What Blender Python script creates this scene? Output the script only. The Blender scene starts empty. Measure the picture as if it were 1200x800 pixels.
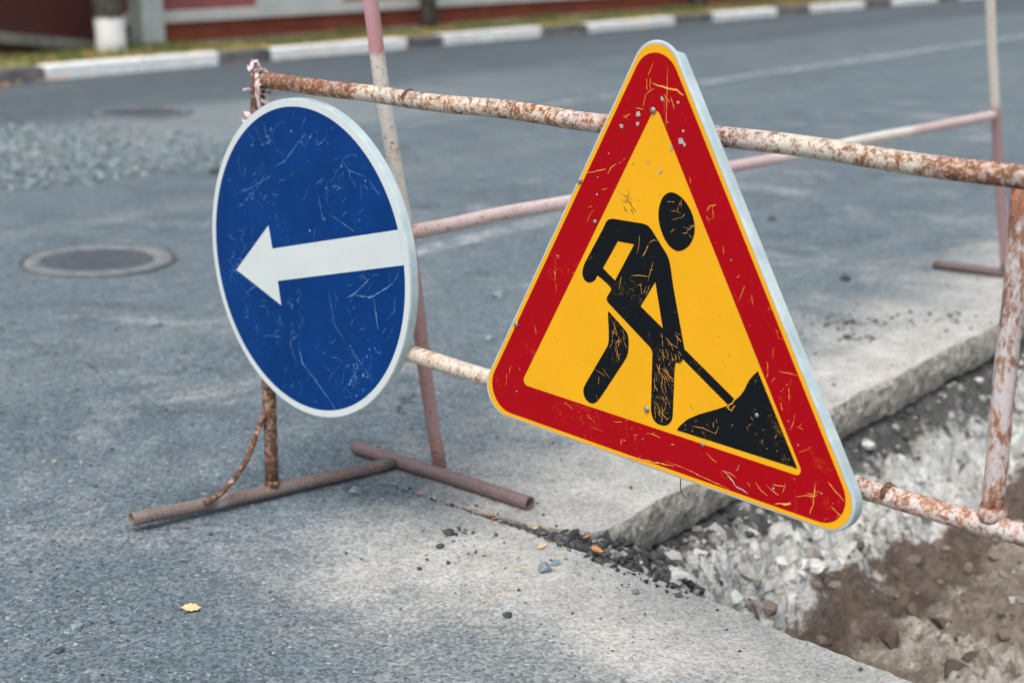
import bpy, bmesh, math, random
from mathutils import Vector, Matrix, noise as mnoise
from mathutils.geometry import tessellate_polygon, delaunay_2d_cdt

random.seed(7)
scene = bpy.context.scene
COL = scene.collection

# ------------------------------------------------------------------ camera
HC = 1.314
cam_d = bpy.data.cameras.new('camera')
cam = bpy.data.objects.new('camera', cam_d)
COL.objects.link(cam)
right = Vector((0.9999582516884417, 0.002384236846835039, 0.008821014389132974))
down = Vector((0.009137553293693933, -0.26091637797808354, -0.9653181593767947))
fwd = Vector((0.0, 0.9653584614626093, -0.26092727125109777))
cam.matrix_world = Matrix((
    (right.x, -down.x, -fwd.x, 0.0),
    (right.y, -down.y, -fwd.y, 0.0),
    (right.z, -down.z, -fwd.z, HC),
    (0, 0, 0, 1)))
cam_d.sensor_width = 36.0
cam_d.lens = 55.2
cam_d.clip_start = 0.05
cam_d.clip_end = 2000.0
cam_d.dof.use_dof = True
cam_d.dof.focus_distance = 2.78
cam_d.dof.aperture_fstop = 2.9
cam_d.dof.aperture_blades = 7
scene.camera = cam

# ------------------------------------------------------------------ sky, sun, exposure
SUN_DIR = Vector((-0.22, -0.44, 0.87)).normalized()          # towards the sun
sun_el = math.asin(SUN_DIR.z)
sun_az = math.atan2(SUN_DIR.x, SUN_DIR.y)                   # clockwise from +Y
world = bpy.data.worlds.new('World')
scene.world = world
world.use_nodes = True
wn = world.node_tree
for n in list(wn.nodes):
    wn.nodes.remove(n)
wo = wn.nodes.new('ShaderNodeOutputWorld')
bg = wn.nodes.new('ShaderNodeBackground')
sky = wn.nodes.new('ShaderNodeTexSky')
sky.sky_type = 'NISHITA'
sky.sun_disc = False
sky.sun_elevation = sun_el
sky.sun_rotation = sun_az
sky.air_density = 1.0
sky.dust_density = 4.0
sky.ozone_density = 1.0
hs = wn.nodes.new('ShaderNodeHueSaturation')                # thin even overcast: a paler sky
hs.inputs['Saturation'].default_value = 0.66
hs.inputs['Hue'].default_value = 0.476
wn.links.new(sky.outputs[0], hs.inputs['Color'])
wn.links.new(hs.outputs[0], bg.inputs['Color'])
bg.inputs['Strength'].default_value = 0.15
wn.links.new(bg.outputs[0], wo.inputs['Surface'])
sun_d = bpy.data.lights.new('sun', 'SUN')
sun_d.energy = 1.5
sun_d.angle = math.radians(42)
sun_d.color = (1.0, 0.965, 0.91)
sun = bpy.data.objects.new('sun', sun_d)
COL.objects.link(sun)
sun.rotation_euler = SUN_DIR.to_track_quat('Z', 'Y').to_euler()
sun.location = SUN_DIR * 30
vs = scene.view_settings
scene.display_settings.display_device = 'sRGB'
vs.view_transform = 'Standard'
vs.look = 'None'
vs.gamma = 1.0
vs.exposure = 0.62
vs.use_curve_mapping = False

# ------------------------------------------------------------------ site frame
# s runs along the road (away from the camera, to the right), t across it (away, to the left)
PHI = 0.9140072871104878
U = Vector((math.cos(PHI), math.sin(PHI), 0))
V = Vector((-math.sin(PHI), math.cos(PHI), 0))


def P(s, t, z=0.0):
    return U * s + V * t + Vector((0, 0, z))


def to_st(p):
    p = Vector(p)
    return Vector((p.dot(U), p.dot(V), p.z))


# ------------------------------------------------------------------ node helpers
def new_mat(name):
    m = bpy.data.materials.new(name)
    m.use_nodes = True
    nt = m.node_tree
    for n in list(nt.nodes):
        nt.nodes.remove(n)
    out = nt.nodes.new('ShaderNodeOutputMaterial')
    b = nt.nodes.new('ShaderNodeBsdfPrincipled')
    nt.links.new(b.outputs[0], out.inputs[0])
    return m, nt, b


def setin(nt, sock, v):
    if v is None:
        return
    if isinstance(v, bpy.types.NodeSocket):
        nt.links.new(v, sock)
    elif isinstance(v, (tuple, list)) and len(v) == 3 and sock.type == 'RGBA':
        sock.default_value = (*v, 1)
    else:
        sock.default_value = v


def coord(nt, kind='Object', scale=None, loc=None):
    c = nt.nodes.new('ShaderNodeTexCoord').outputs[kind]
    if scale is None and loc is None:
        return c
    mp = nt.nodes.new('ShaderNodeMapping')
    nt.links.new(c, mp.inputs['Vector'])
    if scale is not None:
        mp.inputs['Scale'].default_value = scale
    if loc is not None:
        mp.inputs['Location'].default_value = loc
    return mp.outputs[0]


def noise(nt, vec, scale, detail=4.0, rough=0.55, dist=0.0):
    n = nt.nodes.new('ShaderNodeTexNoise')
    setin(nt, n.inputs['Vector'], vec)
    n.inputs['Scale'].default_value = scale
    n.inputs['Detail'].default_value = detail
    n.inputs['Roughness'].default_value = rough
    n.inputs['Distortion'].default_value = dist
    return n.outputs['Fac']


def voro(nt, vec, scale, out='Distance', feature='F1', rnd=1.0):
    n = nt.nodes.new('ShaderNodeTexVoronoi')
    n.feature = feature
    setin(nt, n.inputs['Vector'], vec)
    n.inputs['Scale'].default_value = scale
    n.inputs['Randomness'].default_value = rnd
    return n.outputs[out]


def mth(nt, op, a, b=None, clamp=False):
    n = nt.nodes.new('ShaderNodeMath')
    n.operation = op
    n.use_clamp = clamp
    setin(nt, n.inputs[0], a)
    if b is not None:
        setin(nt, n.inputs[1], b)
    return n.outputs[0]


def mr(nt, v, a, b, c=0.0, d=1.0, smooth=True):
    n = nt.nodes.new('ShaderNodeMapRange')
    n.interpolation_type = 'SMOOTHSTEP' if smooth else 'LINEAR'
    setin(nt, n.inputs['Value'], v)
    setin(nt, n.inputs['From Min'], a)
    setin(nt, n.inputs['From Max'], b)
    setin(nt, n.inputs['To Min'], c)
    setin(nt, n.inputs['To Max'], d)
    return n.outputs[0]


def mix(nt, f, a, b, blend='MIX'):
    n = nt.nodes.new('ShaderNodeMix')
    n.data_type = 'RGBA'
    n.blend_type = blend
    setin(nt, n.inputs[0], f)
    setin(nt, n.inputs[6], a)
    setin(nt, n.inputs[7], b)
    return n.outputs[2]


def ramp(nt, f, stops, interp='LINEAR'):
    n = nt.nodes.new('ShaderNodeValToRGB')
    n.color_ramp.interpolation = interp
    e = n.color_ramp.elements
    while len(e) > 1:
        e.remove(e[-1])
    e[0].position = stops[0][0]
    e[0].color = (*stops[0][1], 1)
    for p, c in stops[1:]:
        x = e.new(p)
        x.color = (*c, 1)
    nt.links.new(f, n.inputs[0])
    return n.outputs[0]


def bump(nt, bsdf, h, strength, dist):
    n = nt.nodes.new('ShaderNodeBump')
    n.inputs['Strength'].default_value = strength
    n.inputs['Distance'].default_value = dist
    setin(nt, n.inputs['Height'], h)
    nt.links.new(n.outputs[0], bsdf.inputs['Normal'])


def sepxyz(nt, v):
    n = nt.nodes.new('ShaderNodeSeparateXYZ')
    nt.links.new(v, n.inputs[0])
    return n.outputs


def attr(nt, name):
    n = nt.nodes.new('ShaderNodeAttribute')
    n.attribute_name = name
    return n.outputs['Fac']


# ------------------------------------------------------------------ materials
def road_material():
    m, nt, b = new_mat('asphalt_with_dust')
    v = coord(nt)
    x = sepxyz(nt, v)
    s, t = x[0], x[1]
    big = noise(nt, v, 0.45, 5, 0.6)
    mid = noise(nt, v, 3.2, 6, 0.65, 0.6)
    fine = noise(nt, v, 34.0, 6, 0.7)
    grit = voro(nt, v, 150.0, 'Color')
    gx = nt.nodes.new('ShaderNodeSeparateColor')
    nt.links.new(grit, gx.inputs[0])
    gv, gv2 = gx.outputs[0], gx.outputs[1]
    asp = mix(nt, mr(nt, mid, 0.3, 0.7), (0.062, 0.088, 0.104), (0.116, 0.147, 0.166))
    asp = mix(nt, mr(nt, big, 0.35, 0.65), asp, (0.100, 0.129, 0.146))
    # long repaired strips that run with the road: darker new layer by the kerb, paler worn band
    st = coord(nt, 'Object', (0.10, 1.3, 1))
    streak = noise(nt, st, 1.6, 5, 0.6, 0.3)
    tw = mth(nt, 'ADD', t, mth(nt, 'MULTIPLY', mth(nt, 'SUBTRACT', noise(nt, v, 0.6, 4), 0.5), 0.8))
    dark = mr(nt, tw, 8.6, 8.9)
    asp = mix(nt, mth(nt, 'MULTIPLY', dark, 0.75), asp, (0.060, 0.080, 0.095))
    pale = mth(nt, 'MULTIPLY', mr(nt, tw, 6.9, 7.2), mr(nt, tw, 8.7, 8.3))
    pale = mth(nt, 'MULTIPLY', pale, mr(nt, s, 12.0, 7.5))
    asp = mix(nt, mth(nt, 'MULTIPLY', pale, 0.6), asp, (0.20, 0.225, 0.23))
    asp = mix(nt, mr(nt, streak, 0.5, 0.72, 0, 0.5), asp, (0.165, 0.19, 0.20))
    asp = mix(nt, mr(nt, noise(nt, v, 9.0, 6, 0.72, 0.7), 0.52, 0.68, 0, 0.5), asp, (0.185, 0.205, 0.208))
    asp = mix(nt, mr(nt, noise(nt, v, 2.1, 5, 0.6, 1.0), 0.60, 0.72, 0, 0.45), asp, (0.045, 0.058, 0.066))
    cw = nt.nodes.new('ShaderNodeVectorMath')
    cw.operation = 'MULTIPLY_ADD'
    cn = nt.nodes.new('ShaderNodeTexNoise')
    cn.inputs['Scale'].default_value = 6.0
    cn.inputs['Detail'].default_value = 5.0
    nt.links.new(v, cn.inputs['Vector'])
    nt.links.new(cn.outputs['Color'], cw.inputs[0])
    cw.inputs[1].default_value = (.35, .35, 0)
    nt.links.new(v, cw.inputs[2])
    crack = mr(nt, voro(nt, cw.outputs[0], 1.1, 'Distance', 'DISTANCE_TO_EDGE'), 0.007, 0.002)
    crack = mth(nt, 'MULTIPLY', crack, mr(nt, noise(nt, v, 1.1, 3), 0.50, 0.60))
    asp = mix(nt, mth(nt, 'MULTIPLY', crack, 0.8), asp, (0.02, 0.024, 0.028))
    # pale concrete dust trodden around the dug hole
    dx = mth(nt, 'MAXIMUM', mth(nt, 'SUBTRACT', 2.55, s), 0.0)
    dy = mth(nt, 'MAXIMUM', mth(nt, 'SUBTRACT', t, 1.84), 0.0)
    dd = mth(nt, 'SQRT', mth(nt, 'ADD', mth(nt, 'MULTIPLY', dx, dx), mth(nt, 'MULTIPLY', dy, dy)))
    wob = mth(nt, 'MULTIPLY', mth(nt, 'SUBTRACT', noise(nt, v, 2.2, 6, 0.62, 0.5), 0.5), 1.1)
    dd = mth(nt, 'ADD', dd, wob)
    dust = mr(nt, dd, 0.78, 0.05)
    cl = mix(nt, mr(nt, noise(nt, v, 7.0, 6, 0.65), 0.35, 0.7), (0.36, 0.348, 0.315), (0.50, 0.48, 0.435))
    cl = mix(nt, mr(nt, noise(nt, v, 4.1, 5, 0.6), 0.58, 0.75, 0, 0.6), cl, (0.42, 0.355, 0.27))
    cl = mix(nt, mr(nt, noise(nt, v, 18, 6, 0.7, 0.4), 0.58, 0.68, 0, 0.45), cl, (0.22, 0.225, 0.22))
    col = mix(nt, mth(nt, 'MULTIPLY', dust, 0.92), asp, cl)
    # scattered fainter dusty patches over the nearer lane
    patch = mr(nt, noise(nt, v, 1.7, 7, 0.72, 0.8), 0.52, 0.70, 0, 0.6)
    patch = mth(nt, 'MULTIPLY', patch, mr(nt, t, 6.5, 4.5))
    col = mix(nt, patch, col, (0.27, 0.28, 0.275))
    # aggregate: single grains lighter and darker than the binder
    gr = mr(nt, gv, 0.0, 1.0, 0.50, 1.55, False)
    comb = nt.nodes.new('ShaderNodeCombineColor')
    for i in range(3):
        nt.links.new(gr, comb.inputs[i])
    col = mix(nt, mth(nt, 'SUBTRACT', 0.92, mth(nt, 'MULTIPLY', dust, 0.50)), col, comb.outputs[0], 'MULTIPLY')
    pock = mr(nt, mth(nt, 'ADD', noise(nt, v, 70.0, 3, 0.6), mth(nt, 'MULTIPLY', dust, -0.03)), 0.60, 0.67)
    col = mix(nt, mth(nt, 'MULTIPLY', pock, 0.65), col, (0.022, 0.026, 0.03))
    spk = mr(nt, gv2, 0.978, 0.985)
    col = mix(nt, mth(nt, 'MULTIPLY', spk, 0.35), col, (0.55, 0.56, 0.55))
    nt.links.new(col, b.inputs['Base Color'])
    b.inputs['Roughness'].default_value = 0.82
    b.inputs['Specular IOR Level'].default_value = 0.35
    h = mth(nt, 'ADD', mth(nt, 'MULTIPLY', voro(nt, v, 150.0), -0.5), mth(nt, 'MULTIPLY', fine, 1.2))
    h = mth(nt, 'SUBTRACT', h, mth(nt, 'MULTIPLY', pock, 0.8))
    bump(nt, b, h, 0.55, 0.006)
    return m


def slab_side_material():
    m, nt, b = new_mat('broken_slab_edge')
    v = coord(nt)
    st = coord(nt, 'Object', (1, 1, .35))
    a = noise(nt, st, 26, 7, 0.72)
    c = mix(nt, mr(nt, a, 0.3, 0.7), (0.27, 0.245, 0.205), (0.56, 0.525, 0.47))
    d = noise(nt, v, 38, 5, 0.7)
    c = mix(nt, mr(nt, d, 0.53, 0.64, 0, 0.6), c, (0.08, 0.058, 0.055))
    c = mix(nt, mr(nt, noise(nt, v, 70, 4), 0.6, 0.7, 0, 0.7), c, (0.5, 0.49, 0.46))
    nt.links.new(c, b.inputs['Base Color'])
    b.inputs['Roughness'].default_value = 0.95
    bump(nt, b, mth(nt, 'ADD', d, a), 1.0, 0.022)
    return m


def pit_material():
    m, nt, b = new_mat('dug_soil')
    v = coord(nt)
    x = sepxyz(nt, v)
    s, t, z = x[0], x[1], x[2]
    n1 = noise(nt, v, 4.5, 7, 0.65, 0.4)
    n2 = noise(nt, v, 15, 7, 0.7, 0.8)
    n3 = noise(nt, v, 60, 5, 0.7)
    white = mix(nt, mr(nt, n2, 0.32, 0.62), (0.40, 0.405, 0.375), (0.80, 0.80, 0.755))
    white = mix(nt, mr(nt, n3, 0.52, 0.68, 0, 0.4), white, (0.32, 0.32, 0.29))
    white = mix(nt, mr(nt, n1, 0.5, 0.68, 0, 0.5), white, (0.46, 0.40, 0.31))
    brown = mix(nt, mr(nt, n2, 0.3, 0.7), (0.060, 0.043, 0.031), (0.175, 0.128, 0.096))
    brown = mix(nt, mr(nt, noise(nt, coord(nt, 'Object', (.35, 1.3, 1.3)), 10, 5, .6, .5), 0.54, 0.68, 0, 0.5), brown, (0.30, 0.25, 0.21))
    lt = mix(nt, mr(nt, n2, 0.35, 0.65), (0.155, 0.122, 0.092), (0.29, 0.245, 0.195))
    nb_ = noise(nt, coord(nt, 'Object', (.8, 1, 1)), 4.2, 7, 0.68, 0.5)
    zz = mth(nt, 'ADD', z, mth(nt, 'MULTIPLY', mth(nt, 'SUBTRACT', n1, 0.5), 0.2))
    dq = mth(nt, 'ADD', mth(nt, 'SUBTRACT', 1.84, t), mth(nt, 'ADD', mth(nt, 'MULTIPLY', mth(nt, 'SUBTRACT', nb_, 0.5), 0.36), mth(nt, 'MULTIPLY', mth(nt, 'SUBTRACT', n2, 0.5), 0.26)))
    brn = mth(nt, 'MULTIPLY', mr(nt, dq, 0.195, 0.235), mr(nt, s, 2.80, 3.02))
    c = mix(nt, brn, white, brown)
    # lighter heap that lies on the far-right side of the trench floor
    tw = mth(nt, 'ADD', t, mth(nt, 'MULTIPLY', mth(nt, 'SUBTRACT', nb_, 0.5), 0.22))
    lt = mix(nt, mr(nt, noise(nt, v, 3.4, 6, .7, .6), .46, .56, 0, .9), lt, (.50, .465, .40))
    c = mix(nt, mr(nt, tw, 1.46, 1.40), c, lt)
    # soil darker below the slab; black asphalt crumbs washed into the corner
    dd = mth(nt, 'SUBTRACT', 1.84, t)
    up = mth(nt, 'ADD', mr(nt, dd, 0.17, 0.0), mth(nt, 'MULTIPLY', mr(nt, s, 3.0, 2.72), mr(nt, zz, -0.26, -0.14)))
    dk = mr(nt, mth(nt, 'ADD', up, mth(nt, 'MULTIPLY', mth(nt, 'SUBTRACT', n2, 0.5), 2.2)), 0.42, 0.75)
    c = mix(nt, mth(nt, 'MULTIPLY', dk, 0.9), c, (0.045, 0.045, 0.043))
    blot = mr(nt, noise(nt, v, 12, 5, 0.66, 1.6), 0.56, 0.63, 0, 0.85)
    wv = nt.nodes.new('ShaderNodeVectorMath')
    wv.operation = 'ADD'
    nn = nt.nodes.new('ShaderNodeTexNoise')
    nn.inputs['Scale'].default_value = 18
    nt.links.new(v, nn.inputs['Vector'])
    sc_ = nt.nodes.new('ShaderNodeVectorMath')
    sc_.operation = 'SCALE'
    sc_.inputs['Scale'].default_value = 0.09
    nt.links.new(nn.outputs['Color'], sc_.inputs[0])
    nt.links.new(v, wv.inputs[0])
    nt.links.new(sc_.outputs[0], wv.inputs[1])
    ck = mr(nt, voro(nt, wv.outputs[0], 13, 'Distance', 'DISTANCE_TO_EDGE'), 0.075, 0.012)
    ck = mth(nt, 'MULTIPLY', ck, mr(nt, noise(nt, v, 5, 3), 0.42, 0.56))
    blot = mth(nt, 'MAXIMUM', blot, mth(nt, 'MULTIPLY', ck, 0.5))
    c = mix(nt, mth(nt, 'MULTIPLY', blot, mr(nt, brn, 0, 1, 1, .35)), c, (0.06, 0.06, 0.055))
    nt.links.new(c, b.inputs['Base Color'])
    b.inputs['Roughness'].default_value = 0.95
    bump(nt, b, mth(nt, 'ADD', mth(nt, 'MULTIPLY', n2, 1.4), n3), 0.9, 0.018)
    return m


def rust_paint(name, paint, rust, seed=0.0, grey=0.25, stretch=None, tone=((0.032, 0.022, 0.019), (0.155, 0.072, 0.042))):
    """old painted steel pipe; paint / rust given along the pipe as (0..1, colour) and (0..1, amount)"""
    m, nt, b = new_mat(name)
    v = coord(nt, 'Object', stretch, (seed, seed * 1.7, seed * .6))
    al = attr(nt, 'along')
    pc = ramp(nt, al, paint)
    ra = ramp(nt, al, [(p, (a, a, a)) for p, a in rust])
    n1 = noise(nt, v, 62, 9, 0.78, 0.5)
    n2 = noise(nt, v, 170, 6, 0.75)
    n3 = noise(nt, v, 9, 5, 0.6)
    f = mth(nt, 'ADD', mth(nt, 'MULTIPLY', n1, 0.62), mth(nt, 'MULTIPLY', n2, 0.38))
    f = mr(nt, f, 0.33, 0.67, 0, 1, False)
    thr = mth(nt, 'SUBTRACT', 1.0, ra)
    rm = mr(nt, mth(nt, 'SUBTRACT', f, thr), -0.05, 0.09)
    halo = mr(nt, mth(nt, 'SUBTRACT', f, thr), -0.22, 0.0)
    stain = mix(nt, mr(nt, n3, 0.4, 0.6), (0.44, 0.17, 0.05), (0.33, 0.21, 0.14))
    pc = mix(nt, mr(nt, n2, 0.35, 0.75, 0, grey), pc, (0.36, 0.34, 0.33))
    c = mix(nt, mth(nt, 'MULTIPLY', halo, 0.7), pc, stain)
    rc = mix(nt, mr(nt, n2, 0.35, 0.65), tone[0], tone[1])
    rc = mix(nt, mr(nt, n3, 0.55, 0.7, 0, 0.6), rc, tuple(0.5 * (a + b) for a, b in zip(tone[0], tone[1])))
    c = mix(nt, rm, c, rc)
    c = mix(nt, mr(nt, noise(nt, v, 230, 3, 0.6), 0.64, 0.70, 0, 0.7), c, (0.03, 0.022, 0.02))
    nt.links.new(c, b.inputs['Base Color'])
    nt.links.new(mr(nt, rm, 0, 1, 0.55, 0.9, False), b.inputs['Roughness'])
    b.inputs['Specular IOR Level'].default_value = 0.35
    h = mth(nt, 'ADD', mth(nt, 'MULTIPLY', rm, -0.7), mth(nt, 'MULTIPLY', n2, 0.6))
    bump(nt, b, h, 0.5, 0.002)
    return m


def print_material(name, colr, worn, wear=0.5, rough=0.42, scale=1.0, dirt=(0.2, 0.15, 0.1), dirt_amt=0.12, lines=True, mott=0.22):
    """reflective sign sheeting with fine scratches through the print"""
    m, nt, b = new_mat(name)
    v = coord(nt)
    c = mix(nt, mr(nt, noise(nt, v, 7 * scale, 5, 0.6), 0.3, 0.7, 0, mott), colr, tuple(k * 0.72 for k in colr))
    c = mix(nt, mr(nt, noise(nt, v, 120 * scale, 4, 0.7), 0.62, 0.72, 0, dirt_amt), c, dirt)
    c = mix(nt, mr(nt, noise(nt, v, 9 * scale, 6, 0.75, 1.0), 0.62, 0.8, 0, wear * 0.35), c, worn)
    if lines:
        for k, (sc, area, off) in enumerate(((16, 0.56, 0.0), (30, 0.60, 4.0), (46, 0.58, 9.0))):
            vv = coord(nt, 'Object', (1.0, 1.0, 0.55 + 0.5 * k), (off, off, off))
            l = mth(nt, 'ABSOLUTE', mth(nt, 'SUBTRACT', noise(nt, vv, sc * scale, 2, 0.5, 1.6), 0.5))
            l = mr(nt, l, 0.012, 0.003)
            a = mr(nt, noise(nt, vv, 5.5 * scale, 3, 0.6), area, area + 0.09)
            br = mr(nt, noise(nt, vv, 75 * scale, 2), 0.45, 0.6)
            c = mix(nt, mth(nt, 'MULTIPLY', mth(nt, 'MULTIPLY', l, a), mth(nt, 'MULTIPLY', br, wear)), c, worn)
    nt.links.new(c, b.inputs['Base Color'])
    b.inputs['Roughness'].default_value = rough
    b.inputs['Specular IOR Level'].default_value = 0.10
    bump(nt, b, noise(nt, v, 5, 3), 0.05, 0.01)
    return m


def simple_mat(name, c1, c2, scale=20, rough=0.8, bstr=0.3, bdist=0.003, spec=0.3, metallic=0.0):
    m, nt, b = new_mat(name)
    v = coord(nt)
    n = noise(nt, v, scale, 6, 0.65, 0.3)
    c = mix(nt, mr(nt, n, 0.32, 0.68), c1, c2)
    nt.links.new(c, b.inputs['Base Color'])
    b.inputs['Roughness'].default_value = rough
    b.inputs['Specular IOR Level'].default_value = spec
    b.inputs['Metallic'].default_value = metallic
    if bstr:
        bump(nt, b, n, bstr, bdist)
    return m


def random_mat(name, stops, rough=0.85):
    """colour picked per loose piece through the face attribute 'pick'"""
    m, nt, b = new_mat(name)
    c = ramp(nt, attr(nt, 'pick'), stops)
    n = noise(nt, coord(nt), 160, 4, 0.6)
    c = mix(nt, mr(nt, n, 0.35, 0.7, 0, 0.35), c, (0.10, 0.10, 0.10))
    nt.links.new(c, b.inputs['Base Color'])
    b.inputs['Roughness'].default_value = rough
    b.inputs['Specular IOR Level'].default_value = 0.25
    bump(nt, b, n, 0.4, 0.002)
    return m


M_road = road_material()
M_slab = slab_side_material()
M_pit = pit_material()
PINK = (0.37, 0.225, 0.23)
CREAM = (0.53, 0.49, 0.41)
WHITE = (0.62, 0.60, 0.57)
M_top_rail = rust_paint('rusty_white_pipe', [(0, (.42, .36, .33)), (.155, (.42, .36, .33)), (.165, CREAM), (.44, CREAM), (.46, (.47, .41, .39)), (.66, (.50, .44, .42)), (.67, CREAM), (.80, CREAM), (.81, (.46, .40, .38)), (1, (.44, .38, .36))],
                        [(0, .62), (.10, .54), (.15, .56), (.17, .38), (.24, .44), (.34, .40), (.38, .50), (.44, .44), (.47, .40), (.60, .46), (.66, .38), (.70, .34), (.75, .48), (.79, .38), (.81, .50), (.88, .54), (.93, .50), (1, .66)], 0.0, .25, None, ((0.045, 0.030, 0.024), (0.26, 0.110, 0.050)))
M_low_rail = rust_paint('rusty_cream_pipe', [(0, CREAM), (.5, CREAM), (.6, (.54, .50, .47)), (1, (.52, .48, .46))],
                        [(0, .45), (.30, .34), (.45, .36), (.60, .46), (.75, .40), (.80, .46), (.88, .40), (1, .5)], 3.1, tone=((0.07, 0.038, 0.028), (0.33, 0.135, 0.075)))
M_strut = rust_paint('flaking_pink_white_pipe', [(0, (.50, .455, .45)), (1, (.50, .45, .46))], [(0, .58), (.10, .42), (.5, .40), (.85, .44), (1, .70)], 5.3, .35, (1, 1, .42), tone=((0.07, 0.038, 0.028), (0.33, 0.135, 0.075)))
M_brown_post = rust_paint('brown_rust_pipe', [(0, (.30, .22, .19)), (1, (.33, .25, .23))], [(0, .70), (.1, .52), (.3, .60), (1, .66)], 8.2)
M_foot = rust_paint('dull_brown_pipe', [(0, (.13, .092, .075)), (.28, (.14, .105, .09)), (.31, (.40, .36, .34)), (.35, (.14, .105, .095)), (1, (.12, .09, .085))], [(0, .18), (.3, .26), (.5, .33), (1, .18)], 11.0, .4)
M_brace = rust_paint('rusty_rebar', [(0, (.42, .30, .26)), (1, (.42, .30, .26))], [(0, .62), (1, .58)], 13.0)
POLE_W = (0.62, 0.58, 0.52)
M_pole_pw = rust_paint('pink_and_white_banded_pipe', [(0, PINK), (.40, PINK), (.46, (.52, .36, .35)), (.49, POLE_W), (.78, POLE_W), (.79, (.50, .24, .26)), (.86, (.50, .27, .29)), (1, PINK)],
                       [(0, .36), (.1, .27), (.4, .28), (.5, .18), (.62, .26), (.7, .18), (.76, .30), (.80, .24), (.86, .12), (1, .14)], 17.0, .15)
M_pole_wp = rust_paint('white_over_pink_pipe', [(0, PINK), (.50, PINK), (.53, POLE_W), (1, POLE_W)], [(0, .22), (.4, .18), (.6, .17), (1, .14)], 21.0, .15)
M_back_rail = rust_paint('pale_pink_white_pipe', [(0, (.52, .38, .37)), (.22, (.60, .50, .48)), (.30, (.52, .38, .37)), (.5, (.52, .38, .37)), (.54, POLE_W), (.78, POLE_W), (.80, (.50, .36, .36)), (1, (.55, .45, .43))], [(0, .28), (.3, .22), (.5, .18), (1, .24)], 24.0, .15)
M_back_foot = rust_paint('dusty_mauve_pipe', [(0, (.165, .105, .108)), (1, (.15, .095, .098))], [(0, .22), (1, .20)], 27.0, .35)
M_far_foot = rust_paint('dark_mauve_pipe', [(0, (.07, .05, .052)), (1, (.12, .08, .083))], [(0, .24), (1, .22)], 29.0, .3)

M_yellow = print_material('yellow_sheeting', (0.80, 0.39, 0.012), (0.55, 0.42, 0.22), 0.25, lines=False, dirt_amt=0.25)
M_red = print_material('red_print', (0.36, 0.0015, 0.006), (0.75, 0.22, 0.03), 0.75)
M_black = print_material('black_print', (0.006, 0.008, 0.010), (0.62, 0.34, 0.03), 0.8, scale=1.3)
M_blue = print_material('blue_print', (0.001, 0.036, 0.17), (0.05, 0.16, 0.38), 0.85, scale=0.9, dirt_amt=0.0, mott=0.8)
M_signwhite = print_material('white_sheeting', (0.55, 0.595, 0.59), (0.44, 0.44, 0.40), 0.4, lines=False)
M_zinc = simple_mat('galvanised_sheet', (0.33, 0.41, 0.43), (0.47, 0.55, 0.565), 14, 0.5, 0.1, 0.002, 0.5)
M_bolt = simple_mat('bolt_steel', (0.16, 0.16, 0.155), (0.34, 0.34, 0.33), 300, 0.5, 0.2, 0.001, 0.5, 0.5)
M_scr_y = simple_mat('exposed_yellow', (0.80, 0.30, 0.03), (0.85, 0.45, 0.10), 60, 0.6, 0)
M_scr_w = simple_mat('exposed_grey', (0.30, 0.28, 0.25), (0.50, 0.46, 0.42), 90, 0.6, 0)
M_scr_b = simple_mat('pale_blue_scratch', (0.02, 0.11, 0.30), (0.20, 0.34, 0.52), 40, 0.6, 0)
M_scr_k = simple_mat('dark_scuff', (0.10, 0.08, 0.03), (0.22, 0.15, 0.05), 60, 0.7, 0)
M_tape = simple_mat('faded_pink_tape', (0.58, 0.40, 0.41), (0.66, 0.56, 0.55), 60, 0.6, 0.3, 0.003)
M_wire = simple_mat('dark_wire', (0.03, 0.03, 0.03), (0.08, 0.07, 0.06), 90, 0.6, 0)
M_stone_b = simple_mat('blue_grey_stone', (0.15, 0.18, 0.20), (0.27, 0.31, 0.33), 60, 0.85, 0.5, 0.003)
M_stone_d = simple_mat('dark_asphalt_lump', (0.03, 0.034, 0.037), (0.085, 0.09, 0.095), 90, 0.9, 0.8, 0.003)
M_stone_t = simple_mat('tan_stone', (0.30, 0.27, 0.21), (0.43, 0.39, 0.31), 60, 0.9, 0.5, 0.002)
M_stone_g = simple_mat('green_grey_stone', (0.16, 0.22, 0.22), (0.22, 0.29, 0.28), 60, 0.9, 0.5, 0.002)
M_leaf_y = simple_mat('dry_yellow_leaf', (0.56, 0.38, 0.18), (0.66, 0.48, 0.26), 60, 0.7, 0.3, 0.001)
M_leaf_o = simple_mat('dry_orange_leaf', (0.55, 0.20, 0.05), (0.66, 0.33, 0.10), 90, 0.7, 0.3, 0.001)
M_kerb_w = simple_mat('whitewashed_kerb', (0.74, 0.74, 0.71), (0.88, 0.88, 0.86), 7, 0.85, 0.3, 0.005)
M_kerb_g = simple_mat('bare_kerb', (0.09, 0.095, 0.095), (0.19, 0.185, 0.175), 5, 0.9, 0.4, 0.006)
M_verge = simple_mat('verge_soil', (0.20, 0.20, 0.07), (0.38, 0.32, 0.11), 5, 0.95, 0.5, 0.02)
M_strip = simple_mat('grey_paving', (0.20, 0.19, 0.165), (0.28, 0.265, 0.23), 4, 0.9, 0.3, 0.006)
M_plinth = simple_mat('brick_red_plinth', (0.19, 0.044, 0.022), (0.26, 0.064, 0.033), 3, 0.85, 0.2, 0.006)
M_band = simple_mat('pale_grey_band', (0.54, 0.54, 0.51), (0.62, 0.61, 0.58), 3, 0.85, 0.2, 0.006)
M_panel = simple_mat('pale_panel', (0.52, 0.55, 0.56), (0.58, 0.61, 0.62), 3, 0.85, 0.1, 0.006)
M_wall = simple_mat('pink_red_wall', (0.27, 0.085, 0.08), (0.32, 0.105, 0.095), 3, 0.85, 0.2, 0.006)
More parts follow.
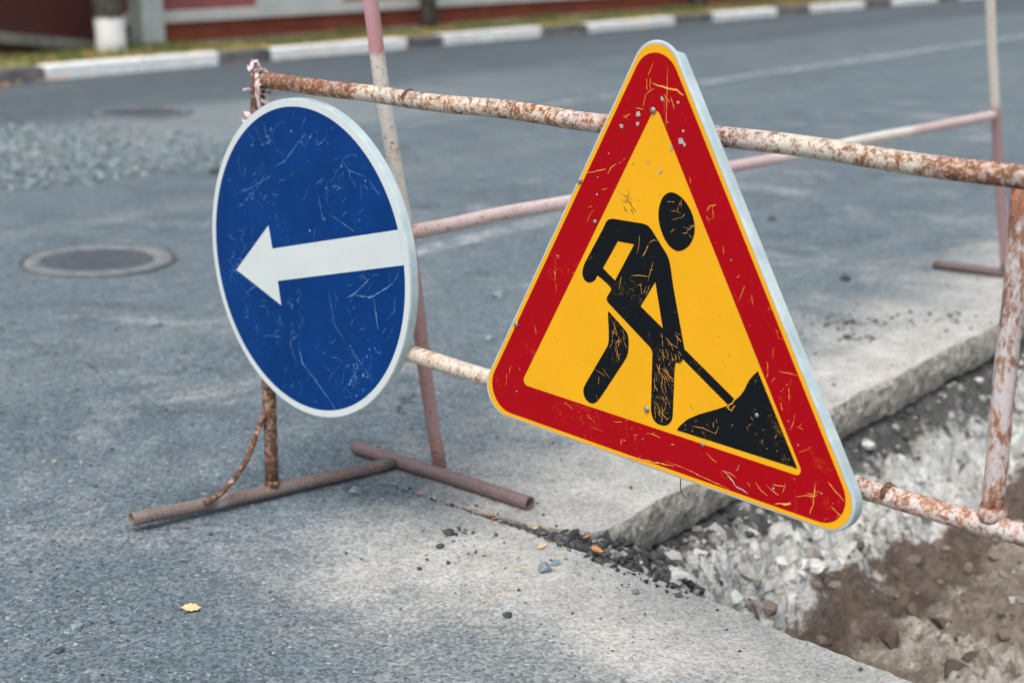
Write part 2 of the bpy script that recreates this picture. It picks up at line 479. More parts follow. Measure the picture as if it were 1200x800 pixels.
M_shaded_red = simple_mat('shaded_red_wall', (0.055, 0.016, 0.013), (0.072, 0.021, 0.017), 2, 0.7, 0.1, 0.006)  # same red as the building, its shade mixed into the porch wall colour
M_coping = simple_mat('weathered_coping', (0.14, 0.135, 0.125), (0.20, 0.19, 0.18), 4, 0.9, 0.3, 0.006)
M_roof = simple_mat('roof_sheet', (0.14, 0.13, 0.12), (0.20, 0.19, 0.18), 4, 0.6, 0.2, 0.01)
M_concpole = simple_mat('concrete_pole', (0.36, 0.41, 0.40), (0.46, 0.50, 0.485), 6, 0.9, 0.3, 0.006)
M_iron = simple_mat('cast_iron', (0.075, 0.08, 0.085), (0.13, 0.135, 0.14), 30, 0.7, 0.4, 0.004, 0.4, 0.2)
M_ironrim = simple_mat('dusty_frame', (0.105, 0.123, 0.133), (0.18, 0.195, 0.20), 12, 0.85, 0.5, 0.004)
M_bark = simple_mat('dark_bark', (0.028, 0.026, 0.023), (0.10, 0.09, 0.075), 16, 0.95, 1.0, 0.02)
M_white_wash = simple_mat('whitewashed_bark', (0.60, 0.61, 0.60), (0.76, 0.77, 0.76), 14, 0.95, 0.8, 0.015)
M_gravel = random_mat('blue_gravel', [(0, (.07, .105, .12)), (.35, (.15, .205, .225)), (.75, (.24, .30, .32)), (.95, (.32, .37, .37)), (1, (.42, .38, .28))])
M_crumb = random_mat('road_crumbs', [(0, (.035, .038, .04)), (.4, (.07, .075, .08)), (.65, (.14, .16, .17)), (.85, (.30, .31, .31)), (.94, (.40, .38, .33)), (1, (.42, .27, .12))])
M_black_crumb = random_mat('asphalt_crumbs', [(0, (.022, .022, .023)), (.6, (.055, .056, .057)), (.85, (.13, .13, .13)), (1, (.34, .32, .29))])
M_rubble = random_mat('pale_rubble', [(0, (.30, .295, .265)), (.5, (.48, .475, .44)), (.85, (.62, .615, .575)), (1, (.26, .22, .18))])
M_clod = random_mat('soil_clod', [(0, (.07, .05, .036)), (.5, (.14, .105, .078)), (.85, (.22, .18, .14)), (1, (.40, .37, .31))])
M_grass = random_mat('verge_grass', [(0, (.06, .11, .03)), (.5, (.16, .18, .05)), (.8, (.36, .31, .08)), (1, (.48, .38, .12))])
M_litter = random_mat('fallen_leaves', [(0, (.48, .17, .04)), (.5, (.62, .29, .07)), (1, (.66, .44, .12))])
M_crown = random_mat('autumn_foliage', [(0, (.045, .075, .018)), (.6, (.09, .11, .025)), (1, (.26, .20, .03))])


def worn_paint():
    m, nt, b = new_mat('worn_road_paint')
    v = coord(nt)
    n = noise(nt, v, 5, 8, 0.75, 0.6)
    g = noise(nt, v, 60, 5, 0.7)
    a = mr(nt, mth(nt, 'ADD', mth(nt, 'MULTIPLY', n, 0.75), mth(nt, 'MULTIPLY', g, 0.25)), 0.40, 0.62, 0.05, 0.85)
    edge = attr(nt, 'along')
    a = mth(nt, 'MULTIPLY', a, edge)
    nt.links.new(mix(nt, mr(nt, g, .3, .7), (0.34, 0.38, 0.40), (0.46, 0.50, 0.51)), b.inputs['Base Color'])
    b.inputs['Roughness'].default_value = 0.7
    nt.links.new(a, b.inputs['Alpha'])
    return m


M_paint = worn_paint()

# ------------------------------------------------------------------ object helpers
def link_mesh(name, verts, faces, mats, parent=None, smooth=False, fmat=None, attrs=None, fattrs=None):
    me = bpy.data.meshes.new(name)
    me.from_pydata([tuple(v) for v in verts], [], faces)
    for m in (mats if isinstance(mats, (list, tuple)) else [mats]):
        me.materials.append(m)
    if fmat:
        me.polygons.foreach_set('material_index', fmat)
    if smooth:
        me.polygons.foreach_set('use_smooth', [True] * len(faces))
    for k, vals in (attrs or {}).items():
        a = me.attributes.new(k, 'FLOAT', 'POINT')
        a.data.foreach_set('value', vals)
    for k, vals in (fattrs or {}).items():
        a = me.attributes.new(k, 'FLOAT', 'FACE')
        a.data.foreach_set('value', vals)
    me.update()
    o = bpy.data.objects.new(name, me)
    COL.objects.link(o)
    if parent is not None:
        o.parent = parent
    return o


def tag(o, label, cat, group=None):
    o['label'] = label
    o['category'] = cat
    if group:
        o['group'] = group
    return o


def structure(o):
    o['kind'] = 'structure'
    return o


def stuff(o, label=None, cat=None):
    o['kind'] = 'stuff'
    if label:
        o['label'] = label
        o['category'] = cat
    return o


def thing(name, label, cat, s, t, z=0.0, group=None):
    o = bpy.data.objects.new(name, None)
    COL.objects.link(o)
    o.empty_display_size = 0.1
    o.location = P(s, t, z)
    o.rotation_euler = (0, 0, PHI)
    return tag(o, label, cat, group)


def site(o):
    o.rotation_euler = (0, 0, PHI)
    return o


def tube_geo(pts, r, segs=20, hollow=True):
    """pipe along a polyline with open, thick-walled ends; returns verts, faces, along"""
    pts = [Vector(p) for p in pts]
    n = len(pts)
    rr = r if isinstance(r, (list, tuple)) else [r] * n
    L = [0.0]
    for a, b in zip(pts, pts[1:]):
        L.append(L[-1] + (b - a).length)
    verts, al = [], []
    prev = None
    rings = []
    seq = [(i, 1.0, 0.0) for i in range(n)]
    if hollow:
        seq = [(0, .80, 0.035), (0, .80, 0.0), (0, .97, 0.0)] + seq + [(n - 1, .97, 0.0), (n - 1, .80, 0.0), (n - 1, .80, -0.035)]
    for i, k, off in seq:
        d = (pts[min(i + 1, n - 1)] - pts[max(i - 1, 0)]).normalized()
        if prev is None:
            ref = Vector((0, 0, 1)) if abs(d.z) < 0.9 else Vector((1, 0, 0))
            x = d.cross(ref).normalized()
        else:
            x = (prev - d * prev.dot(d)).normalized()
        prev = x
        y = d.cross(x)
        ring = []
        for j in range(segs):
            a = 2 * math.pi * j / segs
            ring.append(len(verts))
            verts.append(pts[i] + d * off + (x * math.cos(a) + y * math.sin(a)) * rr[i] * k)
            al.append(L[i] / max(L[-1], 1e-6))
        rings.append(ring)
    faces = []
    for a, b in zip(rings, rings[1:]):
        for j in range(segs):
            k = (j + 1) % segs
            faces.append((a[j], a[k], b[k], b[j]))
    faces.append(tuple(reversed(rings[0])))
    faces.append(tuple(rings[-1]))
    return verts, faces, al


def resample(pts, step, wob=0.0, seed=0):
    pts = [Vector(p) for p in pts]
    out = []
    for a, b in zip(pts, pts[1:]):
        k = max(1, int((b - a).length / step))
        for i in range(k):
            out.append(a.lerp(b, i / k))
    out.append(pts[-1])
    if wob:
        out = [p + Vector([mnoise.noise(Vector((p.x * 4 + seed + 31 * c, p.y * 4 + c, p.z * 4))) * wob for c in range(3)]) for p in out]
    return out


def pipe(name, pts, r, mat, parent, wob=0.0, seed=0, step=0.04, segs=20, hollow=True):
    q = resample(pts, step, wob, seed)
    rr = [r * (1 + 0.025 * mnoise.noise(Vector((i * 0.7, seed, 1.3)))) for i in range(len(q))]
    v, f, al = tube_geo(q, rr, segs, hollow)
    return link_mesh(name, v, f, mat, parent, True, attrs={'along': al})


def box_geo(x0, x1, y0, y1, z0, z1, bev=0.0, jit=0.0):
    bm = bmesh.new()
    bmesh.ops.create_cube(bm, size=1)
    for v in bm.verts:
        v.co = Vector((x0 if v.co.x < 0 else x1, y0 if v.co.y < 0 else y1, z0 if v.co.z < 0 else z1))
    if bev:
        bmesh.ops.bevel(bm, geom=bm.edges[:], offset=bev, segments=2, affect='EDGES', profile=0.5)
    if jit:
        for v in bm.verts:
            v.co += Vector([random.uniform(-jit, jit) for _ in range(3)])
    verts = [v.co.copy() for v in bm.verts]
    bm.verts.index_update()
    faces = [tuple(v.index for v in f.verts) for f in bm.faces]
    bm.free()
    return verts, faces


def box(name, x0, x1, y0, y1, z0, z1, mat, parent=None, bev=0.0, jit=0.0):
    v, f = box_geo(x0, x1, y0, y1, z0, z1, bev, jit)
    return link_mesh(name, v, f, mat, parent)


ICO = []
def ico(level):
    bm = bmesh.new()
    bmesh.ops.create_icosphere(bm, subdivisions=level, radius=1)
    bm.verts.index_update()
    r = ([v.co.copy() for v in bm.verts], [tuple(v.index for v in f.verts) for f in bm.faces])
    bm.free()
    return r
ICO = {1: ico(1), 2: ico(2), 3: ico(3)}


def rock_verts(level, r, flat, seed, rough=0.5):
    e = Matrix.Rotation(seed * 2.399, 3, 'Z') @ Matrix.Diagonal((1.0, 0.72 + 0.25 * ((seed * 0.37) % 1), flat))
    out = []
    for v in ICO[level][0]:
        n = mnoise.noise(v * 1.1 + Vector((seed * 3.1, seed * 1.7, 0))) + 0.4 * mnoise.noise(v * 2.7 + Vector((seed, 0, seed * 2.2)))
        # facet: flatten against a few random planes
        q = v * (1 + rough * n)
        for k in range(5):
            a = seed * 5.1 + k * 2.4
            pl = Vector((math.cos(a), math.sin(a), math.sin(a * 1.7 + k) * 0.8)).normalized()
            d = q.dot(pl)
            if d > 0.72:
                q -= pl * (d - 0.72) * 0.85
        out.append((e @ q) * r)
    return out


def rock_batch(name, items, mat, z_of=None):
    """many loose stones as one mesh: items are (s, t, z, r, flat)"""
    lib = [rock_verts(1, 1.0, 1.0, i + 0.5, 0.5) for i in range(14)]
    F = ICO[1][1]
    verts, faces, pick = [], [], []
    for (s, t, z, r, fl) in items:
        b = len(verts)
        L = random.choice(lib)
        R = Matrix.Rotation(random.uniform(0, 6.28), 3, 'Z') @ Matrix.Diagonal((r, r * random.uniform(.6, 1), r * fl)) @ Matrix.Rotation(random.uniform(0, 6.28), 3, 'X')
        o = Vector((s, t, z))
        verts += [R @ v + o for v in L]
        faces += [tuple(b + i for i in f) for f in F]
        pick += [random.random()] * len(F)
    return site(link_mesh(name, verts, faces, mat, fattrs={'pick': pick}))


def fbm(p, oct=5, h=0.9):
    return mnoise.fractal(p, h, 2.1, oct)


# ------------------------------------------------------------------ ground sheet with the dug hole
near_edge = [(2.616, 2.20), (2.604, 2.05), (2.592, 1.95), (2.575, 1.80), (2.55, 1.52), (2.50, 1.24), (2.46, .99), (2.40, .60), (2.35, 0.0), (2.30, -.60)]
far_edge = [(7.4, 1.84), (6.2, 1.845), (5.31, 1.850), (4.95, 1.838), (4.65, 1.847), (4.30, 1.838), (4.05, 1.852), (3.89, 1.843), (3.62, 1.851), (3.48, 1.838), (3.3, 1.843), (3.12, 1.830), (2.95, 1.836), (2.78, 1.822), (2.70, 1.828)]
crack_back = [(2.664, 1.88), (2.640, 1.97), (2.624, 2.10), (2.621, 2.22)]


def rough_line(pts, step, amp, freq, seed):
    out = []
    for a, b in zip(pts, pts[1:]):
        a, b = Vector(a), Vector(b)
        k = max(1, int((b - a).length / step))
        nrm = Vector((-(b - a).y, (b - a).x)).normalized()
        for i in range(k):
            p = a.lerp(b, i / k)
            q = Vector((p.x * freq, p.y * freq, seed))
            p = p + nrm * amp * (fbm(q, 4) + 0.6 * mnoise.noise(q * 4.3))
            out.append(p)
    return out


hole = [Vector((2.615, 2.46))]
hole += rough_line(near_edge, 0.014, 0.011, 9.0, 1.0)
hole += [Vector((2.30, -0.60)), Vector((7.4, -0.60))]
hole += rough_line(far_edge, 0.009, 0.0048, 13.0, 5.0)
hole += rough_line([far_edge[-1]] + crack_back, 0.014, 0.006, 12.0, 9.0)

outer = [Vector((-250, -250)), Vector((250, -250)), Vector((250, 250)), Vector((-250, 250))]
ring1 = [Vector((-1, -2)), Vector((9, -2)), Vector((9, 6)), Vector((-1, 6))]
allv = outer + ring1 + hole
no, nr, nh = len(outer), len(ring1), len(hole)
edges = [(i, (i + 1) % no) for i in range(no)] + [(no + i, no + (i + 1) % nr) for i in range(nr)] + [(no + nr + i, no + nr + (i + 1) % nh) for i in range(nh)]
cv, ce, cf, _, _, _ = delaunay_2d_cdt(allv, edges, [], 0, 1e-6)


def inside(pt, poly):
    r = False
    j = len(poly) - 1
    for i in range(len(poly)):
        a, b = poly[i], poly[j]
        if (a.y > pt.y) != (b.y > pt.y) and pt.x < (b.x - a.x) * (pt.y - a.y) / (b.y - a.y) + a.x:
            r = not r
        j = i
    return r


gv = [Vector((p.x, p.y, 0)) for p in cv]
gf, gm = [], []
for f in cf:
    c = sum((cv[i] for i in f), Vector((0, 0))) / len(f)
    if not inside(c, hole):
        f = tuple(f)
        a, b, d = gv[f[0]], gv[f[1]], gv[f[2]]
        if (b - a).cross(d - a).z < 0:
            f = tuple(reversed(f))
        gf.append(f)
        gm.append(0)
# broken slab faces down to the soil
b0 = len(gv)
rows = [(0.003, -0.003), (0.012, -0.008), (0.028, -0.012), (0.05, -0.014), (0.075, -0.012), (0.095, -0.006), (0.116, 0.004)]
for zi, (dz, off) in enumerate([(0.0, 0.0)] + rows):
    for i, p in enumerate(hole):
        a, c = hole[i - 1], hole[(i + 1) % nh]
        tg = (c - a).normalized()
        nrm = Vector((tg.y, -tg.x))                         # outwards, into the slab
        k = min(1.0, max(0.0, (2.46 - p.y) / 0.5))           # the crack tip stays thin
        j = 0.010 * fbm(Vector((p.x * 24, p.y * 24, dz * 40)), 4) * k * min(1, dz / .012) if zi else 0.0
        q = p + nrm * ((off * 0.9 + j) * k)
        gv.append(Vector((q.x, q.y, -dz)))
for zi in range(len(rows)):
    for i in range(nh):
        k = (i + 1) % nh
        a, b, c, d = b0 + zi * nh + i, b0 + zi * nh + k, b0 + (zi + 1) * nh + k, b0 + (zi + 1) * nh + i
        gf.append((a, d, c, b))
        gm.append(1)
ground = structure(site(link_mesh('road', gv, gf, [M_road, M_slab], fmat=gm)))


# ------------------------------------------------------------------ trench
def lerp_tab(tab, x):
    if x <= tab[0][0]:
        return tab[0][1]
    for (a, b), (c, d) in zip(tab, tab[1:]):
        if x <= c:
            return b + (d - b) * (x - a) / (c - a)
    return tab[-1][1]


def sstep(a, b, x):
    k = min(1, max(0, (x - a) / (b - a)))
    return k * k * (3 - 2 * k)


PROF = [(-.3, -.125), (0, -.122), (.04, -.15), (.10, -.20), (.17, -.29), (.24, -.375), (.34, -.41), (.40, -.40), (.50, -.36), (.70, -.32), (1.0, -.33), (1.6, -.36), (2.6, -.36)]
NEAR = [(-.6, 2.30), (0, 2.35), (.6, 2.40), (.99, 2.46), (1.24, 2.50), (1.52, 2.55), (1.80, 2.575), (2.05, 2.607), (2.46, 2.615)]


def pit_z(s, t, detail=True):
    d = 1.84 - t
    base = lerp_tab(PROF, d + 0.10 * mnoise.noise(Vector((s * 2.1, t * 1.4, 4))))
    ds = s - lerp_tab(NEAR, t)
    k = 0.10 + 0.90 * sstep(0.06, 0.62, ds + 0.25 * max(0, d - .25))
    z = -0.115 + (base + 0.115) * k
    if t > 1.80:
        z = max(z, -0.13)
    z_crack = -0.006 if ds < 0.3 else -0.125
    z = z + (z_crack - z) * sstep(1.60, 1.88, t) * sstep(2.92, 2.70, s) if t > 1.60 and s < 2.92 else z
    if detail:
        p = Vector((s, t, 0.0))
        amp = sstep(-0.02, 0.10, d) * min(1, 0.3 + 1.2 * k)
        z += amp * 0.045 * fbm(p * 5.0 + Vector((7, 2, 0)), 4)
        vd = mnoise.voronoi(p * 15.0 + Vector((0, 0, 2)), distance_metric='DISTANCE', exponent=2.5)[0]
        z += amp * 0.075 * (0.45 - vd[0]) * sstep(-0.5, .15, mnoise.noise(p * 3.0)) * (1.0 if d < .2 else (.5 if d < .42 else .8))
        for fr, hh in ((9.0, .050), (21.0, .026)):
            q = p + Vector((mnoise.noise(p * 11), mnoise.noise(p * 11 + Vector((5, 5, 5))), 0)) * .02
            dl, pl = mnoise.voronoi(q * fr + Vector((0, 0, .37)), distance_metric='DISTANCE', exponent=2.5)
            cell = math.sin(pl[0].x * 12.9 + pl[0].y * 78.2) * .5
            gap = 1 - min(1, (dl[1] - dl[0]) / .22)
            z += amp * hh * (cell - .55 * gap * gap) * (1.0 if d < .19 else (.42 if d < .42 else .7))
        vd = mnoise.voronoi(p * 42.0, distance_metric='DISTANCE', exponent=2.5)[0]
        z += (0.4 + amp) * 0.020 * (0.45 - vd[0]) * (1.0 if d < .2 else .5)
        z += (0.3 + amp) * 0.012 * fbm(p * 30.0, 3)
    return z


def grid_axis(a, fine_to, step, b, coarse):
    out = []
    x = a
    while x < fine_to:
        out.append(x)
        x += step
    while x < b:
        out.append(x)
        x += coarse
    out.append(b)
    return out


gs = grid_axis(2.22, 4.2, 0.0085, 7.5, 0.03)
gt = list(reversed([2.52 - x for x in grid_axis(0.0, 1.9, 0.0085, 3.2, 0.03)]))
pv = [Vector((s, t, pit_z(s, t))) for t in gt for s in gs]
ns = len(gs)
pf = [(j * ns + i, j * ns + i + 1, (j + 1) * ns + i + 1, (j + 1) * ns + i) for j in range(len(gt) - 1) for i in range(ns - 1)]
structure(site(link_mesh('trench', pv, pf, M_pit, smooth=True)))

# pale rubble lodged in the trench side
items = []
while len(items) < 850:
    s = 2.62 + random.random() ** 1.5 * 3.6
    t = random.uniform(0.0, 1.82)
    d = 1.84 - t
    w = 1.0 if d < .20 else (0 if d < .44 else .10)
    if random.random() > w or s < lerp_tab(NEAR, t) + .03:
        continue
    r = 0.005 + 0.038 * random.random() ** 4.2
    items.append((s, t, pit_z(s, t) - r * .38, r, random.uniform(.5, .9)))
stuff(rock_batch('rubble', items, M_rubble), 'pale broken rubble and clay lumps on the sides of the trench', 'rubble')

# brown clods on the trench floor
items = []
while len(items) < 1300:
    s = 2.75 + random.random() ** 1.4 * 3.2
    t = random.uniform(0.3, 1.66)
    if s < lerp_tab(NEAR, t) + .05:
        continue
    r = 0.004 + 0.034 * random.random() ** 4.0
    items.append((s, t, pit_z(s, t), r, random.uniform(.5, .9)))
stuff(rock_batch('soil_clods', items, M_clod), 'brown soil clods lying on the damp trench floor', 'soil clods')

# black crumbs in the crack and the corner of the hole
items = []
while len(items) < 1500:
    k = random.random() ** 0.42
    t = 2.42 - k * 0.92
    lo = lerp_tab(NEAR, t)
    width = 0.004 + 0.05 * k * k + (0.32 * max(0, k - .52) if k > .52 else 0)
    s = lo + random.uniform(-.2, 1.0) * width
    r = (0.0022 + 0.010 * random.random() ** 3) * (.45 + .55 * k)
    onroad = not inside(Vector((s, t)), hole)
    z = r * 0.3 if onroad else pit_z(s, t, False) + .004
    if onroad and random.random() < .55:
        continue
    items.append((s, t, z if t > 1.78 or onroad else pit_z(s, t) + r * .3, r, random.uniform(.5, .9)))
while len(items) < 3300:
    t = random.uniform(1.50, 1.90)
    lo = lerp_tab(NEAR, t)
    s = lo + .01 + abs(random.gauss(0, .10 + .35 * max(0, 1.84 - t)))
    if not inside(Vector((s, t)), hole):
        continue
    r = 0.003 + 0.013 * random.random() ** 3
    items.append((s, t, pit_z(s, t) + r * .25, r, random.uniform(.5, .9)))
for _ in range(500):
    s = random.uniform(2.75, 5.6)
    t = 1.84 - abs(random.gauss(0.02, 0.05))
    r = 0.004 + 0.014 * random.random() ** 3
    items.append((s, t, pit_z(s, t) + r * .3, r, .7))
for cs, ct, sp, n in ((4.78, 2.22, .09, 70), (4.62, 2.12, .05, 30), (5.0, 2.05, .10, 40), (2.47, 2.06, .025, 16), (2.44, 1.98, .05, 14)):
    for _ in range(n):
        s, t = random.gauss(cs, sp), random.gauss(ct, sp * .7)
        if not inside(Vector((s, t)), hole):
            r = (.002 + .012 * random.random() ** 2.5) * (1 if cs > 3 else .6)
            items.append((s, t, r * .25, r, random.uniform(.4, .7)))
stuff(rock_batch('asphalt_crumbs', items, M_black_crumb), 'black asphalt crumbs filling the crack and the hole corner', 'crumbs')

# grit strewn on the road
items = []
while len(items) < 5200:
    s = random.uniform(1.2, 7.5)
    t = random.uniform(0.9, 5.8)
    if inside(Vector((s, t)), hole):
        continue
    if random.random() > 1.2 / (1 + 0.5 * (s - 1.2) ** 1.2):
        continue
    dmin = math.hypot(max(2.55 - s, 0), max(t - 1.84, 0))
    r = 0.0012 + 0.0055 * random.random() ** 4.5 * (1.25 if dmin < .5 else 1)
    items.append((s, t, r * 0.25, r, random.uniform(.45, .9)))
for (cs, ct, sp, n, r1) in ((4.75, 2.25, .16, 130, .009), (4.3, 2.5, .2, 60, .008), (1.68, 2.30, .10, 60, .006), (1.85, 2.55, .12, 50, .005), (2.40, 1.60, .12, 70, .005), (2.42, 2.05, .07, 40, .006), (3.1, 2.2, .3, 120, .005), (3.6, 3.6, .6, 160, .009), (2.3, 3.1, .4, 90, .007)):
    for _ in range(n):
        s, t = random.gauss(cs, sp), random.gauss(ct, sp)
        if not inside(Vector((s, t)), hole):
            r = .0015 + r1 * random.random() ** 3
            items.append((s, t, r * .25, r, random.uniform(.4, .8)))
stuff(rock_batch('grit', items, M_crumb), 'fine stone grit scattered over the dusty asphalt', 'grit')

# heap of blue-grey gravel on the road at the left
poly = [Vector(p) for p in [(3.6, 9.6), (5.2, 9.1), (5.87, 8.62), (6.06, 8.10), (6.0, 7.6), (5.96, 7.1), (5.83, 6.73), (5.54, 6.55), (5.0, 6.49), (4.48, 6.61), (3.9, 6.9), (3.0, 7.6)]]
items = []
while len(items) < 9500:
    s, t = random.uniform(3.0, 6.5), random.uniform(6.3, 9.7)
    p = Vector((s, t))
    q = p + Vector((mnoise.noise(Vector((s * 3, t * 3, 0))), mnoise.noise(Vector((s * 3, t * 3, 5))))) * 0.22
    if not inside(q, poly) and (random.random() > .22 or not inside(p + Vector((-.45, .12)), poly)):
        continue
    ins = max(0.0, min(1.0, (5.75 - s) / 1.2)) * max(0.0, min(1.0, (t - 6.4) / .5))
    r = 0.006 + 0.014 * random.random() ** 1.5
    items.append((s, t, r * 0.35 + ins * random.uniform(0, 0.010), r, random.uniform(.6, .95)))
stuff(rock_batch('gravel_heap', items, M_gravel), 'spread heap of blue grey gravel on the road at left', 'gravel')

# ------------------------------------------------------------------ road paint, verge, kerb
def strip(name, s0, s1, t0, t1, z, fade0=0.5, n=60):
    v, f, al = [], [], []
    for i in range(n + 1):
        s = s0 + (s1 - s0) * (i / n) ** 1.5
        k = min(1.0, (s - s0) / fade0 + .1) * min(1.0, (s1 - s) / fade0 + .1)
        for j, (w, e) in enumerate(((0, 0.1), (.15, 1), (.85, 1), (1, 0.1))):
            v.append((s, t0 + (t1 - t0) * w + 0.01 * mnoise.noise(Vector((s * 3, j, t0))), z))
            al.append(k * e)
    for i in range(n):
        for j in range(3):
            a = i * 4 + j
            f.append((a, a + 4, a + 5, a + 1))
    return structure(site(link_mesh(name, v, f, M_paint, attrs={'along': al})))


strip('lane_marking', 7.0, 90, 6.69, 6.86, 0.004, 4.0)
strip('lane_marking', 4.0, 7.6, 4.04, 4.19, 0.004, 0.7)


def sheet(name, s0, s1, t0, t1, z, mat):
    return structure(site(link_mesh(name, [(s0, t0, z), (s1, t0, z), (s1, t1, z), (s0, t1, z)], [(0, 1, 2, 3)], mat)))


sheet('verge', -120, 160, 11.0, 140, 0.085, M_verge)
sheet('paved_strip', 10.6, 80, 11.86, 13.6, 0.090, M_strip)

kerb = structure(site(box('kerb', -40, 90, 10.88, 10.99, -0.05, 0.06, M_kerb_g)))
white_runs = [(7.85, 9.72), (10.36, 12.27), (12.86, 14.58), (15.50, 17.42), (18.37, 20.13), (21.13, 22.93), (23.9, 25.7)]
runs = []
x = 25.7
while x < 60:
    white_runs.append((x + .95, x + 2.75))
    x += 2.75
x = 7.85
while x > -10:
    white_runs.append((x - 2.75, x - .95))
    x -= 2.75
white_runs.sort()
cuts = []
for i, (a, b) in enumerate(white_runs):
    m = (a + b) / 2
    cuts += [(a, m, True), (m, b, True)]
    if i + 1 < len(white_runs):
        cuts.append((b, white_runs[i + 1][0], False))
for a, b, wh in cuts:
    h = 0.106 + random.uniform(-.008, .008)
    d = random.uniform(-.008, .008)
    o = box('kerb_stone', a + .008, b - .008, 10.845 + d, 11.0 + d, -0.02, h, M_kerb_w if wh else M_kerb_g, kerb, 0.014, 0.004)

# grass blades and fallen leaves on the verge
verts, faces, pick = [], [], []
for _ in range(24000):
    s = 3.5 + random.random() ** 1.3 * 30
    t = random.uniform(11.03, 12.1 if s < 10.6 else 11.88)
    dens = mnoise.noise(Vector((s * 1.1, t * 2.2, 0)))
    if dens < random.uniform(-.5, .25):
        continue
    h = random.uniform(.03, .075) * (1.7 if dens > .3 else 1)
    a = random.uniform(0, 6.28)
    w = random.uniform(.004, .009)
    lean = Vector((random.uniform(-.5, .5), random.uniform(-.5, .5))) * h
    b = len(verts)
    verts += [(s - math.cos(a) * w, t - math.sin(a) * w, .083), (s + math.cos(a) * w, t + math.sin(a) * w, .083), (s + lean.x, t + lean.y, .085 + h)]
    faces.append((b, b + 1, b + 2))
    edge = (11.8 - t) / .8
    pick.append(min(1, max(0, random.gauss(.30 + .35 * edge - .35 * dens, .2))))
stuff(site(link_mesh('grass', verts, faces, M_grass, fattrs={'pick': pick})), 'short patchy grass growing on the verge behind the kerb', 'grass')

verts, faces, pick = [], [], []
for _ in range(900):
    s = 3.5 + random.random() ** 1.2 * 26
    r = random.random()
    if r < .72:
        t, z = random.uniform(11.0, 12.0), .115
        if random.random() < .5:
            t = 11.0 + abs(random.gauss(0, .2)) + .02
    elif r < .78:
        t, z = 10.86 + random.uniform(0, .12), .118
    else:
        t, z = 10.84 - abs(random.gauss(0, .10)), .012
    z += random.uniform(0, .015)
    sz = random.uniform(.018, .042)
    a = random.uniform(0, 6.28)
    ex = Vector((math.cos(a), math.sin(a), random.uniform(-.3, .3))) * sz
    ey = Vector((-math.sin(a), math.cos(a), random.uniform(-.3, .3))) * sz * .7
    c = Vector((s, t, z))
    b = len(verts)
    verts += [c - ex, c - ey * .9 + ex * .1, c + ex, c + ey * .9 + ex * .1]
    faces += [(b, b + 1, b + 2), (b, b + 2, b + 3)]
    k = random.random()
    pick += [k, k]
stuff(site(link_mesh('leaf_litter', verts, faces, M_litter, fattrs={'pick': pick})), 'orange autumn leaves strewn along verge and kerb', 'leaves')

# ------------------------------------------------------------------ far side: buildings, trees, pole
def prism(name, prof, s0, s1, mat, parent):
    """(t, z) profile swept along s"""
    n = len(prof)
    v = [(s0, t, z) for t, z in prof] + [(s1, t, z) for t, z in prof]
    f = [(i, (i + 1) % n, n + (i + 1) % n, n + i) for i in range(n)] + [tuple(reversed(range(n))), tuple(range(n, 2 * n))]
    return link_mesh(name, v, f, mat, parent)


bld = thing('building', 'long red building with brick red plinth and pale grey band', 'building', 9.75, 12.2, 0)
box('plinth', 0, 60, 0, 9, -0.2, 0.285, M_plinth, bld)
box('string_course', -0.04, 60.04, -0.05, 9.05, 0.285, 0.395, M_band, bld, 0.008)
box('wall', 0, 60, 0.02, 9, 0.395, 4.2, M_wall, bld)
prism('roof', [(-.5, 4.2), (9.5, 4.2), (9.5, 4.3), (4.5, 6.2), (-.5, 4.3)], -.5, 60.5, M_roof, bld)
for x in (1.72, 4.6, 7.5, 10.4, 13.3):
    w = box('window_surround', x, x + 1.25, -0.03, 0.05, 0.399, 2.3, M_panel, bld, 0.006)
    box('pane', .12, 1.13, -0.036, -0.02, .22, 1.60, simple_mat('dark_glass', (.02, .024, .028), (.03, .034, .038), 2, .1, 0, .001, .5), w).location = (x, 0, .399)

por = thing('porch', 'porch wall in red darkened as shade, with a sloping grey coping at far left', 'porch', 9.70, 12.2, 0)
box('wall', -9, 0, 0.02, 4, -0.1, 3.2, M_shaded_red, por)
v = [(-9, -0.06, 1.27), (-9, -0.06, 1.15), (0.0, -0.06, 0.03), (0.0, -0.06, 0.125), (-9, .015, 1.27), (-9, .015, 1.15), (0.0, .015, 0.03), (0.0, .015, 0.125)]
link_mesh('coping', v, [(0, 1, 2, 3), (7, 6, 5, 4), (0, 3, 7, 4), (1, 5, 6, 2), (3, 2, 6, 7), (0, 4, 5, 1)], M_coping, por)
box('roof', -9.3, .3, -.35, 4.3, 3.2, 3.34, M_roof, por)


def trunk_geo(h, r0, r1, seed, segs=18, n=26, bend=.12, z0=-.05):
    pts, rr = [], []
    for i in range(n + 1):
        k = i / n
        z = z0 + (h - z0) * k
        pts.append(Vector((bend * mnoise.noise(Vector((z * .7, seed, 0))) * min(1, z), bend * mnoise.noise(Vector((z * .7, seed, 9))) * min(1, z), z)))
        flare = .10 * math.exp(-max(z, 0) / .3)
        rr.append((r0 + (r1 - r0) * k) * (1 + flare))
    v, f, al = tube_geo(pts, rr, segs, False)
    v = [p + (Vector((p.x, p.y, 0)) - Vector((0, 0, 0))).normalized() * 0.022 * fbm(Vector((p.x * 9, p.y * 9, p.z * 3 + seed)), 3) for p in v]
    return v, f, al, pts


